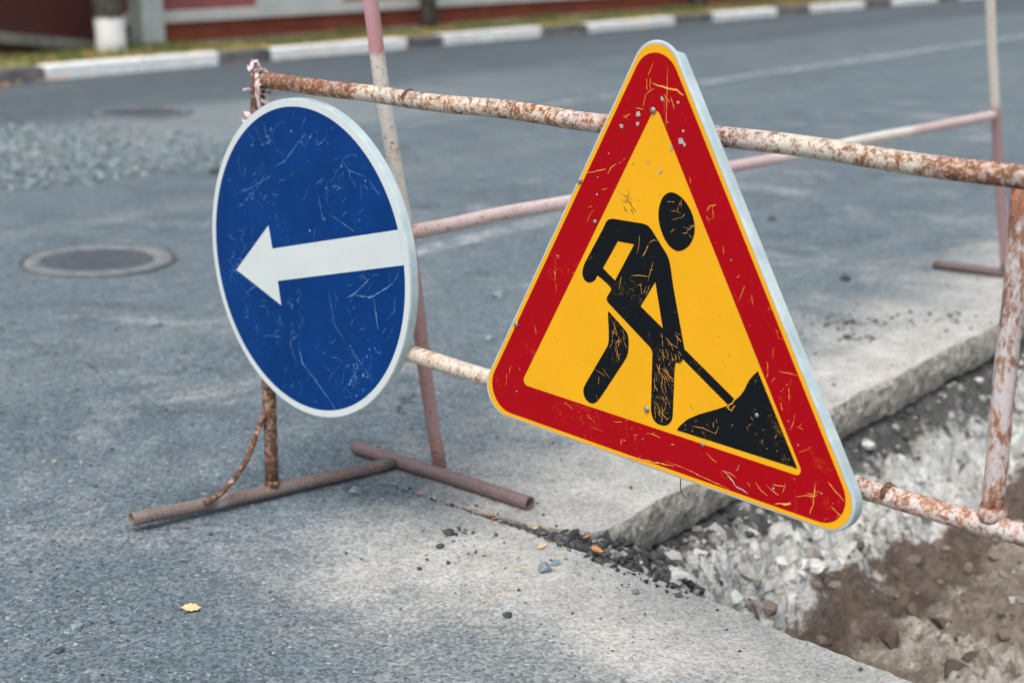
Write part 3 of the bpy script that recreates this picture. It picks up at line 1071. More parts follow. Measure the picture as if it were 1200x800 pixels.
def tree(label, s, t, r, h, wash, seed, crown_r=2.0):
    root = thing('tree', label, 'tree', s, t, 0.05, 'street trees along the verge')
    v, f, al, pts = trunk_geo(h, r, r * .62, seed)
    tr = link_mesh('trunk', v, f, M_bark, root, True, attrs={'along': al})
    if wash:
        m = new_mat('lime_washed_bark')
        mm, nt, b = m
        vv = coord(nt)
        z = sepxyz(nt, vv)[2]
        zz = mth(nt, 'ADD', z, mth(nt, 'MULTIPLY', mth(nt, 'SUBTRACT', noise(nt, vv, 22, 5, .7), .5), .10))
        n1 = noise(nt, vv, 12, 6, .7)
        wcol = mix(nt, mr(nt, n1, .3, .7), (.70, .71, .70), (.84, .85, .84))
        bark = mix(nt, mr(nt, n1, .3, .7), (.028, .026, .023), (.10, .09, .075))
        nt.links.new(mix(nt, mr(nt, zz, wash - .01, wash + .01), wcol, bark), b.inputs['Base Color'])
        b.inputs['Roughness'].default_value = .95
        bump(nt, b, n1, .9, .015)
        tr.data.materials[0] = mm
    rnd = random.Random(seed)
    tips = []
    for k in range(7):
        a = k * 2.4 + seed
        base = pts[int(len(pts) * (.62 + .05 * (k % 7)))] if k < 6 else pts[-1]
        ln = rnd.uniform(1.2, 2.0)
        tip = base + Vector((math.cos(a) * ln * .8, math.sin(a) * ln * .8, ln * .9))
        mid = base.lerp(tip, .5) + Vector((0, 0, -.15))
        q = resample([base, mid, tip], .2)
        rr = [r * .36 * (1 - .85 * i / (len(q) - 1)) for i in range(len(q))]
        v, f, al = tube_geo(q, rr, 8, False)
        link_mesh('limb', v, f, M_bark, root, True, attrs={'along': al})
        tips += [tip, mid.lerp(tip, .5)]
    verts, faces, pick = [], [], []
    for tip in tips:
        for _ in range(110):
            d = Vector((rnd.gauss(0, 1), rnd.gauss(0, 1), rnd.gauss(0, .8))) * crown_r * .27
            c = tip + d
            ex = Vector((rnd.uniform(-1, 1), rnd.uniform(-1, 1), rnd.uniform(-1, 1))).normalized()
            ey = ex.orthogonal().normalized()
            sz = rnd.uniform(.05, .09)
            b = len(verts)
            verts += [c - ex * sz, c - ey * sz * .6, c + ex * sz, c + ey * sz * .6]
            faces.append((b, b + 1, b + 2, b + 3))
            pick.append(min(1, max(0, rnd.gauss(.45, .25))))
    link_mesh('crown', verts, faces, M_crown, root, fattrs={'pick': pick})
    return root


tree('thick tree with a whitewashed trunk foot beside the grey concrete pole', 9.27, 11.80, .135, 5.6, .34, 3)
tree('slim bare grey brown tree trunk on the verge before the red plinth', 13.85, 11.92, .095, 5.8, 0, 8)
tree('far tree trunk standing right of the red plinth above the triangular sign', 19.9, 12.0, .12, 5.6, 0, 14)

pole = thing('utility_pole', 'grey tapered concrete pole right of the whitewashed tree', 'pole', 9.88, 12.02, 0.05)
v, f = [], []
n = 14
for i in range(n + 1):
    z = -.05 + 7.0 * i / n
    hw = .135 - .012 * z
    sh = -.02 * z
    for (a, b) in ((-1, -.7), (-.7, -1), (.7, -1), (1, -.7), (1, .7), (.7, 1), (-.7, 1), (-1, .7)):
        v.append((a * hw + sh, b * hw, z))
for i in range(n):
    for j in range(8):
        k = (j + 1) % 8
        f.append((i * 8 + j, i * 8 + k, (i + 1) * 8 + k, (i + 1) * 8 + j))
f.append(tuple(range(n * 8, n * 8 + 8)))
link_mesh('shaft', v, f, M_concpole, pole)

# ------------------------------------------------------------------ manholes
def ring_geo(r0, r1, z0, z1, segs=64, wob=0.0, bev=.006):
    v, f = [], []
    prof = [(r1, z0 - .01), (r1, z1 - bev), (r1 - bev, z1), (r0 + bev, z1), (r0, z1 - bev), (r0, z0 - .01)]
    for i in range(segs):
        a = 2 * math.pi * i / segs
        for r, z in prof:
            rr = r + wob * mnoise.noise(Vector((math.cos(a) * 2.5, math.sin(a) * 2.5, r0)))
            v.append((math.cos(a) * rr, math.sin(a) * rr, z))
    m = len(prof)
    for i in range(segs):
        k = (i + 1) % segs
        for j in range(m - 1):
            f.append((i * m + j, k * m + j, k * m + j + 1, i * m + j + 1))
    return v, f


M_lid = simple_mat('worn_iron_lid', (0.055, 0.064, 0.075), (0.082, 0.092, 0.105), 20, 0.8, 0.3, 0.003)


def manhole(label, s, t, r, rc, mortar):
    root = thing('manhole', label, 'manhole', s, t, 0, 'manholes in the road')
    v, f = ring_geo(rc + .012, r, 0, .012, wob=.006)
    link_mesh('frame', v, f, M_ironrim, root, True)
    v, f = ring_geo(r + .004, r + .016, 0, .012, wob=.005, bev=.004)
    link_mesh('rim', v, f, M_iron, root, True)
    # lid with a raised grid of studs
    v, f = [(0, 0, .007)], []
    for i in range(48):
        a = 2 * math.pi * i / 48
        v.append((math.cos(a) * rc, math.sin(a) * rc, .007))
    f = [(0, 1 + i, 1 + (i + 1) % 48) for i in range(48)]
    st = rc / 5
    for i in range(-4, 5):
        for j in range(-4, 5):
            if math.hypot(i, j) * st < rc * .88:
                bv, bf = box_geo(i * st - st * .32, i * st + st * .32, j * st - st * .32, j * st + st * .32, .005, .0085)
                b = len(v)
                v += bv
                f += [tuple(b + q for q in ff) for ff in bf]
    link_mesh('lid', v, f, M_lid, root)
    if mortar:
        pts = []
        n = 40
        v = [(0, 0, .0045)]
        for i in range(n):
            a = 2 * math.pi * i / n
            rr = r * (1.5 + .45 * mnoise.noise(Vector((math.cos(a) * 1.6, math.sin(a) * 1.6, 3))))
            v.append((math.cos(a) * rr, math.sin(a) * rr, .0045))
        link_mesh('mortar_patch', v, [(0, 1 + i, 1 + (i + 1) % n) for i in range(n)], M_ironrim, root)
    return root


manhole('round iron manhole with a dusty frame in the near lane', 3.765, 4.945, .285, .205, False)
manhole('distant blurred manhole near the gravel heap with a worn rim', 6.95, 8.56, .33, .27, False)

# ------------------------------------------------------------------ near barrier
B0 = Vector((2.385, 2.540, 0))                        # foot of the left leg
BD = Vector((-0.1201, -0.9928, 0))                    # along the barrier, left to right
RP = 0.0172
HT, HB = 0.9686, 0.448
BL = 1.783


def rel(p, o):
    return Vector(p) - Vector(o)


nb = thing('barrier', 'rusty white pipe barrier in front carrying the two road signs', 'barrier', B0.x, B0.y, 0)
z1 = Vector((0, 0, 1))
pipe('rail', [z1 * HT + BD * 0.004, z1 * HT + BD * (BL + .26)], RP, M_top_rail, nb, .006, 1)
pipe('rail', [z1 * HB + BD * 0.018, z1 * HB + BD * (BL * .5), z1 * (HB - .004) + BD * (BL + .26)], RP, M_low_rail, nb, .004, 2)
foot_dir = Vector((0.968, -0.248, 0))
pipe('post', [z1 * .034, z1 * .5, z1 * (HT + .016)], RP * .92, M_brown_post, nb, .006, 3)
pipe('post', [BD * BL + z1 * (HB + .012), BD * BL + z1 * .7 + foot_dir * .004, BD * (BL + .002) + z1 * (HT - .014)], RP * .96, M_strut, nb, .006, 4)
pipe('post', [BD * (BL + .25) + z1 * .034, BD * (BL + .25) + z1 * (HT + .01)], RP * .95, M_brown_post, nb, .004, 5)
pipe('foot', [foot_dir * -.352 + z1 * (RP + .014), foot_dir * -.02 + z1 * (RP + .003), foot_dir * .334 + z1 * .0155], .0155, M_foot, nb, .004, 6)
pipe('foot', [BD * (BL + .25) + foot_dir * -.35 + z1 * RP, BD * (BL + .25) + foot_dir * .33 + z1 * RP], RP, M_foot, nb, .004, 7)
br = [to_st(p) - B0 for p in ((-0.689, 3.314, .034), (-.657, 3.338, .048), (-.626, 3.363, .078), (-.600, 3.383, .118), (-.582, 3.398, .168), (-.560, 3.413, .212))]
br[-1] = Vector((-.012, .003, .213))
pipe('brace', br, .0068, M_brace, nb, 0, 8, .015, 10, False)
br2 = [BD * (BL + .25) + p for p in br]
pipe('brace', br2, .0068, M_brace, nb, 0, 9, .015, 10, False)


def weld(parent, c, d, r, mat=M_brace, name='weld', w=.007):
    d = Vector(d).normalized()
    q = [c - d * w, c - d * w * .5, c, c + d * w * .5, c + d * w]
    v, f, al = tube_geo(q, [r * .96, r * 1.05, r * 1.09, r * 1.05, r * .96], 20, False)
    v = [p + Vector([0.0022 * mnoise.noise(p * 140 + Vector((i * 7, 0, 0))) for i in range(3)]) for p in v]
    return link_mesh(name, v, f, mat, parent, True, attrs={'along': al})


for dist, z in ((BL - .175, HB), (.49, HT)):
    weld(nb, z1 * z + BD * dist, BD, RP, name='weld', w=.0055)
weld(nb, z1 * (HB + .018) + BD * BL, z1, RP * 1.12, M_strut, w=.012)
weld(nb, z1 * .038, z1, RP * 1.0, M_brown_post, w=.008)
weld(nb, foot_dir * -.245 + z1 * .030, foot_dir, RP * .62, M_foot, w=.018)

# ------------------------------------------------------------------ far barrier along the trench
A0 = Vector((2.739, 2.33, 0))
ab = thing('barrier', 'leaning pink and white pipe barrier behind the trench', 'barrier', A0.x, A0.y, 0)
lp = [(2.739, 2.330, .034), (2.716, 2.332, .134), (2.689, 2.334, .289), (2.663, 2.336, .459), (2.627, 2.339, .664), (2.600, 2.341, .783), (2.576, 2.343, .899), (2.552, 2.345, 1.030), (2.532, 2.346, 1.139), (2.518, 2.347, 1.30)]
pipe('post', [rel(p, A0) for p in lp], .0168, M_pole_pw, ab, .003, 12)
rp = [(5.790, 2.090, .034), (5.683, 2.099, .359), (5.591, 2.106, .651), (5.521, 2.112, .868), (5.466, 2.116, 1.048), (5.40, 2.12, 1.27)]
pipe('post', [rel(p, A0) for p in rp], .0175, M_pole_wp, ab, .003, 13)
pipe('rail', [rel((2.637, 2.338, .618), A0), rel((3.2, 2.294, .617), A0), rel((3.935, 2.236, .629), A0), rel((5.58, 2.107, .637), A0)], .0172, M_back_rail, ab, .004, 14)
pipe('rail', [rel((2.519, 2.347, 1.27), A0), rel((5.402, 2.12, 1.24), A0)], .0172, M_back_rail, ab, .004, 15)
pipe('foot', [rel((2.741, 2.612, .0168), A0), rel((2.705, 2.028, .0168), A0)], .0168, M_back_foot, ab, .003, 16)
pipe('foot', [rel((5.766, 2.366, .0168), A0), rel((5.81, 1.90, .0168), A0)], .0168, M_far_foot, ab, .003, 17)
weld(ab, rel((2.739, 2.33, .036), A0), (-.15, 0, 1), .0168, M_back_foot, w=.008)
weld(ab, rel((5.788, 2.09, .04), A0), (-.3, 0, 1), .0170, M_far_foot, w=.008)

# ------------------------------------------------------------------ sign helpers (local frame: x right, z up, front is -y)
def flat(name, polys, y, mat, parent, holes=()):
    v, f = [], []
    for poly in polys:
        loops = [[Vector((a, b, 0)) for a, b in poly]] + [[Vector((a, b, 0)) for a, b in h] for h in holes]
        b0 = len(v)
        for lp in loops:
            v += [Vector((p.x, y, p.y)) for p in lp]
        for t in tessellate_polygon(loops):
            a, b, c = (v[b0 + i] for i in t)
            if (b - a).cross(c - a).y > 0:
                t = tuple(reversed(t))
            f.append(tuple(b0 + i for i in t))
    return link_mesh(name, v, f, mat, parent)


def smooth_loop(pts, k=2):
    """corner-cutting, keeps sharp long edges straight and small arcs round"""
    pts = [Vector(p) for p in pts]
    for _ in range(k):
        out = []
        n = len(pts)
        for i in range(n):
            a, b = pts[i], pts[(i + 1) % n]
            d = (b - a).length
            if d < .035:
                out += [a.lerp(b, .25), a.lerp(b, .75)]
            else:
                c = min(.25, .004 / d)
                out += [a.lerp(b, c), a.lerp(b, 1 - c)]
        pts = out
    return [(p.x, p.y) for p in pts]


def round_tri(off, r, segs=12, A=0.9):
    A = A + 2 * math.sqrt(3) * off
    h = A * math.sqrt(3) / 2
    cs = [Vector((0, 2 * h / 3)), Vector((-A / 2, -h / 3)), Vector((A / 2, -h / 3))]
    out = []
    for i, c in enumerate(cs):
        ctr = c * (1 - 2 * r / c.length)
        mid = math.atan2(c.y, c.x)
        for k in range(segs + 1):
            a = mid - math.pi / 3 + 2 * math.pi / 3 * k / segs
            out.append((ctr.x + r * math.cos(a), ctr.y + r * math.sin(a)))
    return out


def circle(r, n=128):
    return [(r * math.cos(2 * math.pi * i / n), r * math.sin(2 * math.pi * i / n)) for i in range(n)]


def plate(name, loop, depth, mat, parent, y0=0.0):
    """pressed sheet with a folded flange; depth(x, z) gives the flange depth"""
    n = len(loop)
    v, f = [], []
    rings = [(-.0022, y0, False), (-.0006, y0 + .0007, False), (0, y0 + .0022, False), (0, 1, True), (-.002, 1, True), (-.002, y0 + .004, False)]
    for ins, y, deep in rings:
        for i, (a, b) in enumerate(loop):
            p, q = loop[i - 1], loop[(i + 1) % n]
            tg = Vector((q[0] - p[0], q[1] - p[1])).normalized()
            nr = Vector((tg.y, -tg.x))
            v.append((a + nr.x * ins, depth(a, b) if deep else y, b + nr.y * ins))
    for k in range(len(rings) - 1):
        for i in range(n):
            j = (i + 1) % n
            f.append((k * n + i, k * n + j, (k + 1) * n + j, (k + 1) * n + i))
    f.append(tuple(range(n)))
    f.append(tuple(reversed(range((len(rings) - 1) * n, len(rings) * n))))
    o = link_mesh(name, v, f, mat, parent)
    bm = bmesh.new()
    bm.from_mesh(o.data)
    bmesh.ops.recalc_face_normals(bm, faces=bm.faces[:])
    bm.to_mesh(o.data)
    bm.free()
    return o


def strokes(name, lines, y, mat, parent):
    """thin ragged scratch strips; each line is (points, width)"""
    v, f = [], []
    for pts, w in lines:
        q = []
        pts = [Vector(p) for p in pts]
        for a, b in zip(pts, pts[1:]):
            k = max(2, int((b - a).length / .006))
            q += [a.lerp(b, i / k) for i in range(k)]
        q.append(pts[-1])
        m = len(q)
        b0 = len(v)
        for i, p in enumerate(q):
            tg = (q[min(i + 1, m - 1)] - q[max(i - 1, 0)]).normalized()
            nr = Vector((-tg.y, tg.x))
            k = min(1, 4 * (i / m) + .15, 4 * (1 - i / m) + .15)
            ww = w * .36 * k * random.uniform(.35, 1.4)
            jt = nr * random.uniform(-.35, .35) * w
            v += [(p.x + nr.x * ww + jt.x, y, p.y + nr.y * ww + jt.y), (p.x - nr.x * ww + jt.x, y, p.y - nr.y * ww + jt.y)]
        for i in range(m - 1):
            a = b0 + 2 * i
            f.append((a, a + 1, a + 3, a + 2))
    return stuff(link_mesh(name, v, f, mat, parent))


def blobs(name, items, y, mat, parent):
    v, f = [], []
    for (x, z, r) in items:
        n = 11
        b = len(v)
        st = random.uniform(.6, 1.0)
        ro = random.uniform(0, 3)
        for i in range(n):
            a = 2 * math.pi * i / n
            rr = r * random.uniform(.65, 1.15)
            px, pz = math.cos(a) * rr, math.sin(a) * rr * st
            v.append((x + px * math.cos(ro) - pz * math.sin(ro), y, z + px * math.sin(ro) + pz * math.cos(ro)))
        f.append(tuple(b + i for i in range(n)))
    return stuff(link_mesh(name, v, f, mat, parent))


def bolt(parent, x, z, y, r=.006):
    v, f = [], []
    rings = 5
    for k in range(rings):
        a = k / (rings - 1) * math.pi / 2
        for j in range(14):
            b = 2 * math.pi * j / 14
            v.append((x + math.cos(b) * r * math.cos(a), y - r * .55 * math.sin(a), z + math.sin(b) * r * math.cos(a)))
    for k in range(rings - 1):
        for j in range(14):
            m = (j + 1) % 14
            f.append((k * 14 + j, k * 14 + m, (k + 1) * 14 + m, (k + 1) * 14 + j))
    return link_mesh('bolt', v, f, M_bolt, parent, True)


def wig(x, z, ang, ln, curl):
    pts = [Vector((x, z))]
    n = random.randint(2, 4)
    for _ in range(n):
        ang += random.uniform(-curl, curl)
        pts.append(pts[-1] + Vector((math.cos(ang), math.sin(ang))) * ln / n)
    return pts


def sign_root(name, label, cat, M3, c):
    o = bpy.data.objects.new(name, None)
    COL.objects.link(o)
    o.matrix_world = Matrix(M3).to_4x4()
    o.location = c
    return tag(o, label, cat)


# ------------------------------------------------------------------ triangular roadworks sign
TM = Matrix(((0.6964464938022037, 0.7172782208892734, -0.021776939834047236), (-0.7173267959809794, 0.6950016845102523, -0.04914189959265006), (-0.020113404442794098, 0.04984588614750874, 0.9985543743812304)))
TC = Vector((0.2385222043996386, 2.577276966962943, 0.6501597818855495))
tri = sign_root('warning_sign', 'yellow and red triangular roadworks sign with black digging worker', 'sign', TM, TC)
Y_FACE, Y_RED, Y_BLK, Y_SCR = -.0004, -.0007, -.0010, -.0014
plate('plate', round_tri(.0042, .0525, 14), lambda x, z: .006 if z > .460 else .021, M_zinc, tri)
flat('yellow_face', [round_tri(0.0, .050)], Y_FACE, M_yellow, tri)
inner = round_tri(0, .010, 8, A=.6450)
flat('red_border', [round_tri(-.0075, .0485)], Y_RED, M_red, tri, [inner])
HEAD = [(0.0333, 0.2336), (0.047, 0.233), (0.0628, 0.2258), (0.0766, 0.2121), (0.0851, 0.1959), (0.0876, 0.1777), (0.0834, 0.161), (0.073, 0.1468), (0.0563, 0.1368), (0.0425, 0.1376), (0.0285, 0.146), (0.0177, 0.1605), (0.0104, 0.1783), (0.0086, 0.1943), (0.0118, 0.211), (0.0198, 0.2257)]
BODY = [(-0.0972, 0.1678), (-0.0212, 0.1709), (-0.0119, 0.1686), (-0.0048, 0.1632), (0.0325, 0.1232), (0.037, 0.1092), (0.044, 0.0748), (0.071, -0.0282), (0.074, -0.036), (0.0673, -0.046), (0.0647, -0.0556), (0.0563, -0.0548), (0.0508, -0.0595), (0.0482, -0.1568), (0.0435, -0.1669), (0.0336, -0.1748), (0.0221, -0.1772), (0.0112, -0.1754), (0.003, -0.1687), (-0.0009, -0.1562), (0.0007, -0.0454), (-0.1072, 0.0202), (-0.105, 0.0276), (-0.0924, 0.0445), (-0.1287, 0.0728), (-0.1317, 0.0536), (-0.1401, 0.0468), (-0.1509, 0.0435), (-0.1601, 0.0475), (-0.1648, 0.0566), (-0.1632, 0.0662), (-0.1586, 0.0775), (-0.1134, 0.1494), (-0.1075, 0.1616)]
BODY[24] = (-0.1287, 0.0628)
HOLE1 = [(-0.0806, 0.1308), (-0.0435, 0.1317), (-0.0866, 0.06), (-0.1152, 0.0769)]
HOLE2 = [(0.0047, 0.0754), (0.0227, -0.0023), (-0.0274, 0.0262)]
LEG = [(-0.1033, 0.0036), (-0.0544, -0.0294), (-0.0532, -0.0594), (-0.059, -0.0742), (-0.1191, -0.1613), (-0.1283, -0.1728), (-0.1393, -0.1792), (-0.1519, -0.1776), (-0.1598, -0.1698), (-0.1622, -0.1576), (-0.1567, -0.1464), (-0.1006, -0.0584), (-0.1, -0.0377)]
SHAFT = [(0.0727, -0.0291), (0.1775, -0.0889), (0.1746, -0.0959), (0.1653, -0.1027), (0.0642, -0.0446)]
PILE = [(0.2239, -0.0305), (0.3086, -0.1743), (0.058, -0.1762), (0.0651, -0.1659), (0.0816, -0.15), (0.1045, -0.1357), (0.1422, -0.1168), (0.1632, -0.1055), (0.1747, -0.0994), (0.1797, -0.091), (0.1898, -0.0814), (0.1977, -0.0697), (0.2063, -0.0509), (0.2156, -0.039)]
flat('worker_head', [smooth_loop(HEAD)], Y_BLK, M_black, tri)
flat('worker_body', [smooth_loop(BODY, 2)], Y_BLK, M_black, tri, [HOLE1, HOLE2])
flat('worker_leg', [smooth_loop(LEG, 2)], Y_BLK, M_black, tri)
flat('shovel', [SHAFT], Y_BLK + .00015, M_black, tri)
flat('soil_pile', [PILE], Y_BLK, M_black, tri)
for x, z in [(-0.0054, 0.3623), (-0.1703, 0.2227), (-0.0101, -0.1562), (-0.3333, -0.0718)]:
    bolt(tri, x, z, Y_SCR, .0058)
for x, z in [(0.2252, -0.1055), (0.116, -0.1868), (-.1335, .1560)]:
    bolt(tri, x, z, Y_SCR, .0040)

yl = [([(-.0139, .4098), (-.0002, .4036), (.0147, .4032), (.0296, .4017), (.0443, .4006), (.0591, .3939)], .0035),
      ([(-.0273, .3645), (-.0225, .3842), (-.0151, .3918), (-.0041, .3983)], .0016),
      ([(.0238, .4379), (.0238, .3966), (.0230, .3663), (.0221, .3395)], .0012),
      ([(.2678, -.249), (.2814, -.2443), (.2988, -.2372)], .0045),
      ([(.0336, -.2396), (.0796, -.2406), (.1246, -.2462), (.174, -.2501)], .0016),
      ([(.2261, -.2222), (.2396, -.2327), (.2528, -.2377)], .0022), ([(.2494, -.2206), (.2626, -.2266), (.2756, -.2308)], .0018),
      ([(.3081, -.2231), (.3276, -.215), (.3471, -.2104)], .0016), ([(.3444, -.1879), (.3432, -.2103), (.3417, -.2284), (.3366, -.2433)], .0020),
      ([(.3672, -.179), (.3797, -.1883), (.3898, -.1961), (.3997, -.2026)], .0028), ([(.263, -.0212), (.2828, -.0194), (.3014, -.0192)], .0014),
      ([(.3743, -.2183), (.3868, -.2253), (.4015, -.2316)], .0018), ([(-.0608, -.258), (-.033, -.2546), (.0105, -.2488), (.053, -.244)], .0030),
      ([(-.1591, .2366), (-.1344, .2434), (-.1099, .2517)], .0014), ([(.1104, .2136), (.1173, .2243), (.1292, .2262)], .0024)]
rs = random.Random(42)
random.seed(42)


def red_zone(x, z):
    """distance inside the red border"""
    A, Ai = .9 - .026 * 2, .645
    def d(A):
        h = A * math.sqrt(3) / 2
        return min(z + h / 3, (2 * h / 3 - z) * .5 - x * .866, (2 * h / 3 - z) * .5 + x * .866)
    return d(A) > .010 and d(Ai) < -.004


clusters = [(.02, .41, .05, 26), (-.16, .215, .03, 16), (.33, -.21, .07, 44), (.18, -.22, .06, 22), (-.12, -.215, .05, 16), (-.36, -.15, .05, 12), (.17, .07, .05, 16), (.24, -.06, .04, 18), (.11, .21, .05, 16), (-.02, -.23, .05, 22), (-.27, .05, .05, 8), (-.05, .33, .06, 14)]
for cx, cz, sp, n in clusters:
    dirn = random.uniform(0, 3.14)
    for _ in range(n):
        x, z = random.gauss(cx, sp), random.gauss(cz, sp)
        p = wig(x, z, dirn + random.gauss(0, .45), random.uniform(.005, .034), .32)
        if all(red_zone(q.x, q.y) for q in p):
            yl.append((p, random.uniform(.0006, .0018)))
strokes('yellow_scratches', yl, Y_SCR, M_scr_y, tri)
wl = [([(.1593, -.2198), (.1815, -.234), (.1871, -.2402), (.2006, -.2435), (.2139, -.2459)], .0032)]
for _ in range(16):
    cx, cz, sp, n = random.choice(clusters)
    p = wig(random.gauss(cx, sp), random.gauss(cz, sp), random.uniform(0, 6), random.uniform(.008, .03), .6)
    if all(red_zone(q.x, q.y) for q in p):
        wl.append((p, random.uniform(.0006, .0014)))
strokes('grey_scratches', wl, Y_SCR - .0002, M_scr_w, tri)
bl = [(-.0373, .3525, .0058), (-.0386, .3369, .0042), (-.0744, .3287, .0045), (.0137, .3831, .0048), (.0552, .3207, .0072), (.0344, .3057, .0040), (.0117, .2647, .0045), (.0592, .3371, .003), (.0473, .3814, .003), (-.0150, .2760, .002), (.0620, .3160, .0042)]
for _ in range(70):
    cx, cz, sp, n = random.choice(clusters)
    x, z = random.gauss(cx, sp), random.gauss(cz, sp)
    if red_zone(x, z):
        bl.append((x, z, random.uniform(.0007, .0022)))
blobs('paint_chips', bl, Y_SCR - .0002, M_scr_w, tri)
# yellow showing through the black figure: leg, shin, head and heap
kl = [([(.1700, -.1040), (.1640, -.1075), (.1740, -.1110), (.1800, -.1000)], .0022), ([(.0900, -.160), (.115, -.157), (.142, -.160), (.148, -.146)], .0010)]
for (x0, x1, z0, z1_, n, ang, lo, hi) in ((.002, .044, -.160, -.06, 30, -1.05, .008, .040), (.01, .062, -.08, .0, 26, -1.0, .006, .03), (.06, .084, .165, .185, 12, .2, .01, .022), (.02, .075, .15, .22, 8, .6, .01, .035), (-.095, -.058, -.06, -.01, 16, -.9, .01, .03), (-.145, -.09, -.15, -.07, 8, -.8, .015, .04), (-.08, .03, .02, .14, 16, .9, .01, .05), (.10, .28, -.16, -.11, 16, 1.2, .004, .014)):
    for _ in range(n):
        x, z = random.uniform(x0, x1), random.uniform(z0, z1_)
        kl.append((wig(x, z, ang + random.gauss(0, .45), random.uniform(lo, hi) * .8, .25), random.uniform(.0005, .0012)))
SYM = [[Vector(p) for p in L] for L in (HEAD, BODY, LEG, PILE)]
HOL = [[Vector(p) for p in L] for L in (HOLE1, HOLE2)]


def on_black(p):
    return any(inside(p, L) for L in SYM) and not any(inside(p, L) for L in HOL)


kl = [k for k in kl if all(on_black(Vector(q)) for q in k[0])] + kl[:1]
strokes('worn_print_scratches', kl, Y_SCR, M_scr_y, tri)
dk = [([(-.0801, .2176), (-.0614, .2104), (-.048, .1944), (-.040, .1876)], .0022), ([(-.0694, .2152), (-.0221, .2124), (.019, .2089), (.0067, .2089)], .0012)]
for _ in range(34):
    x, z = random.uniform(-.25, .28), random.uniform(-.17, .30)
    dk.append((wig(x, z, random.uniform(0, 6), random.uniform(.003, .012), .5), random.uniform(.0006, .0016)))
for _ in range(14):
    x, z = random.gauss(-.058, .012), random.gauss(.203, .008)
    dk.append((wig(x, z, -.7, random.uniform(.004, .014), .5), random.uniform(.0008, .0022)))
hin = .645 * math.sqrt(3) / 2
dk = [k for k in dk if not any(on_black(Vector(q)) for q in k[0]) and all(min(q[1] + hin / 3, (2 * hin / 3 - q[1]) * .5 - abs(q[0]) * .866) > .004 for q in k[0])]
strokes('dark_scuffs', dk, Y_RED, M_scr_k, tri)
# wire end hanging under the lower edge
pipe('wire', [(.058, .012, -.262), (.063, .006, -.285), (.072, .004, -.296), (.079, .004, -.298)], .0010, M_wire, tri, 0, 1, .004, 6, False)


def clamp(root, M3, c, z, dist):
    """wire loop and strap that tie the sign back to a rail"""
    centre = P(B0.x, B0.y, z) + P(BD.x, BD.y) * dist
    bw = P(BD.x, BD.y)
    nrm = bw.cross(Vector((0, 0, 1))).normalized()
    inv = Matrix(M3).inverted()
    pts = []
    r = RP + .003
    for k in range(25):
        a = 2 * math.pi * k / 24
        pts.append(inv @ (centre + nrm * math.cos(a) * r + Vector((0, 0, 1)) * math.sin(a) * r + bw * .004 * math.sin(a) - Vector(c)))
    pipe('clamp', pts, .0025, M_bolt, root, 0, 2, .01, 8, False)
    q = inv @ (centre - Vector(c))
    v, f = box_geo(q.x - .012, q.x + .012, .004, q.y - RP + .001, q.z - .02, q.z + .02, .001)
    link_mesh('bracket', v, f, M_bolt, root)


for z, dist in ((HT, 1.225), (HB, 1.225)):
    clamp(tri, TM, TC, z, dist)

# ------------------------------------------------------------------ round blue sign
DM = Matrix(((0.7074297070298432, 0.7067829320734017, 0.0010471587250930488), (-0.7067837078001094, 0.7074289305941226, 0.0010481158265688664), (0.0, -0.0014815829984994554, 0.999998902455307)))
DC = Vector((-0.4457336, 3.28912422, 0.59986783))
disc = sign_root('direction_sign', 'round blue sign with white arrow pointing left', 'sign', DM, DC)
RD = .3440
plate('plate', circle(RD), lambda x, z: .020, M_zinc, disc)
flat('white_rim', [circle(RD - .0022)], Y_FACE, M_signwhite, disc, [circle(.3262)])
ARROW = [(-0.2511, -0.0609), (-0.1245, 0.0589), (-0.1130, 0.0094), (0.0404, 0.0467), (0.1825, 0.0814), (0.3060, 0.1115), (0.3240, 0.0426), (0.1528, 0.0010), (-0.0885, -0.0592), (-0.0864, -0.1136)]
flat('blue_face', [circle(.3270)], Y_FACE - .0003, M_blue, disc)
ARROW = [(-.2511, -.0609), (-.1245, .0589), (-.1125, .0090), (.3085, .1120), (.3165, .0830), (.3265, .0430), (-.0965, -.0606), (-.0864, -.1136)]
flat('arrow', [ARROW], Y_FACE - .0006, M_signwhite, disc)
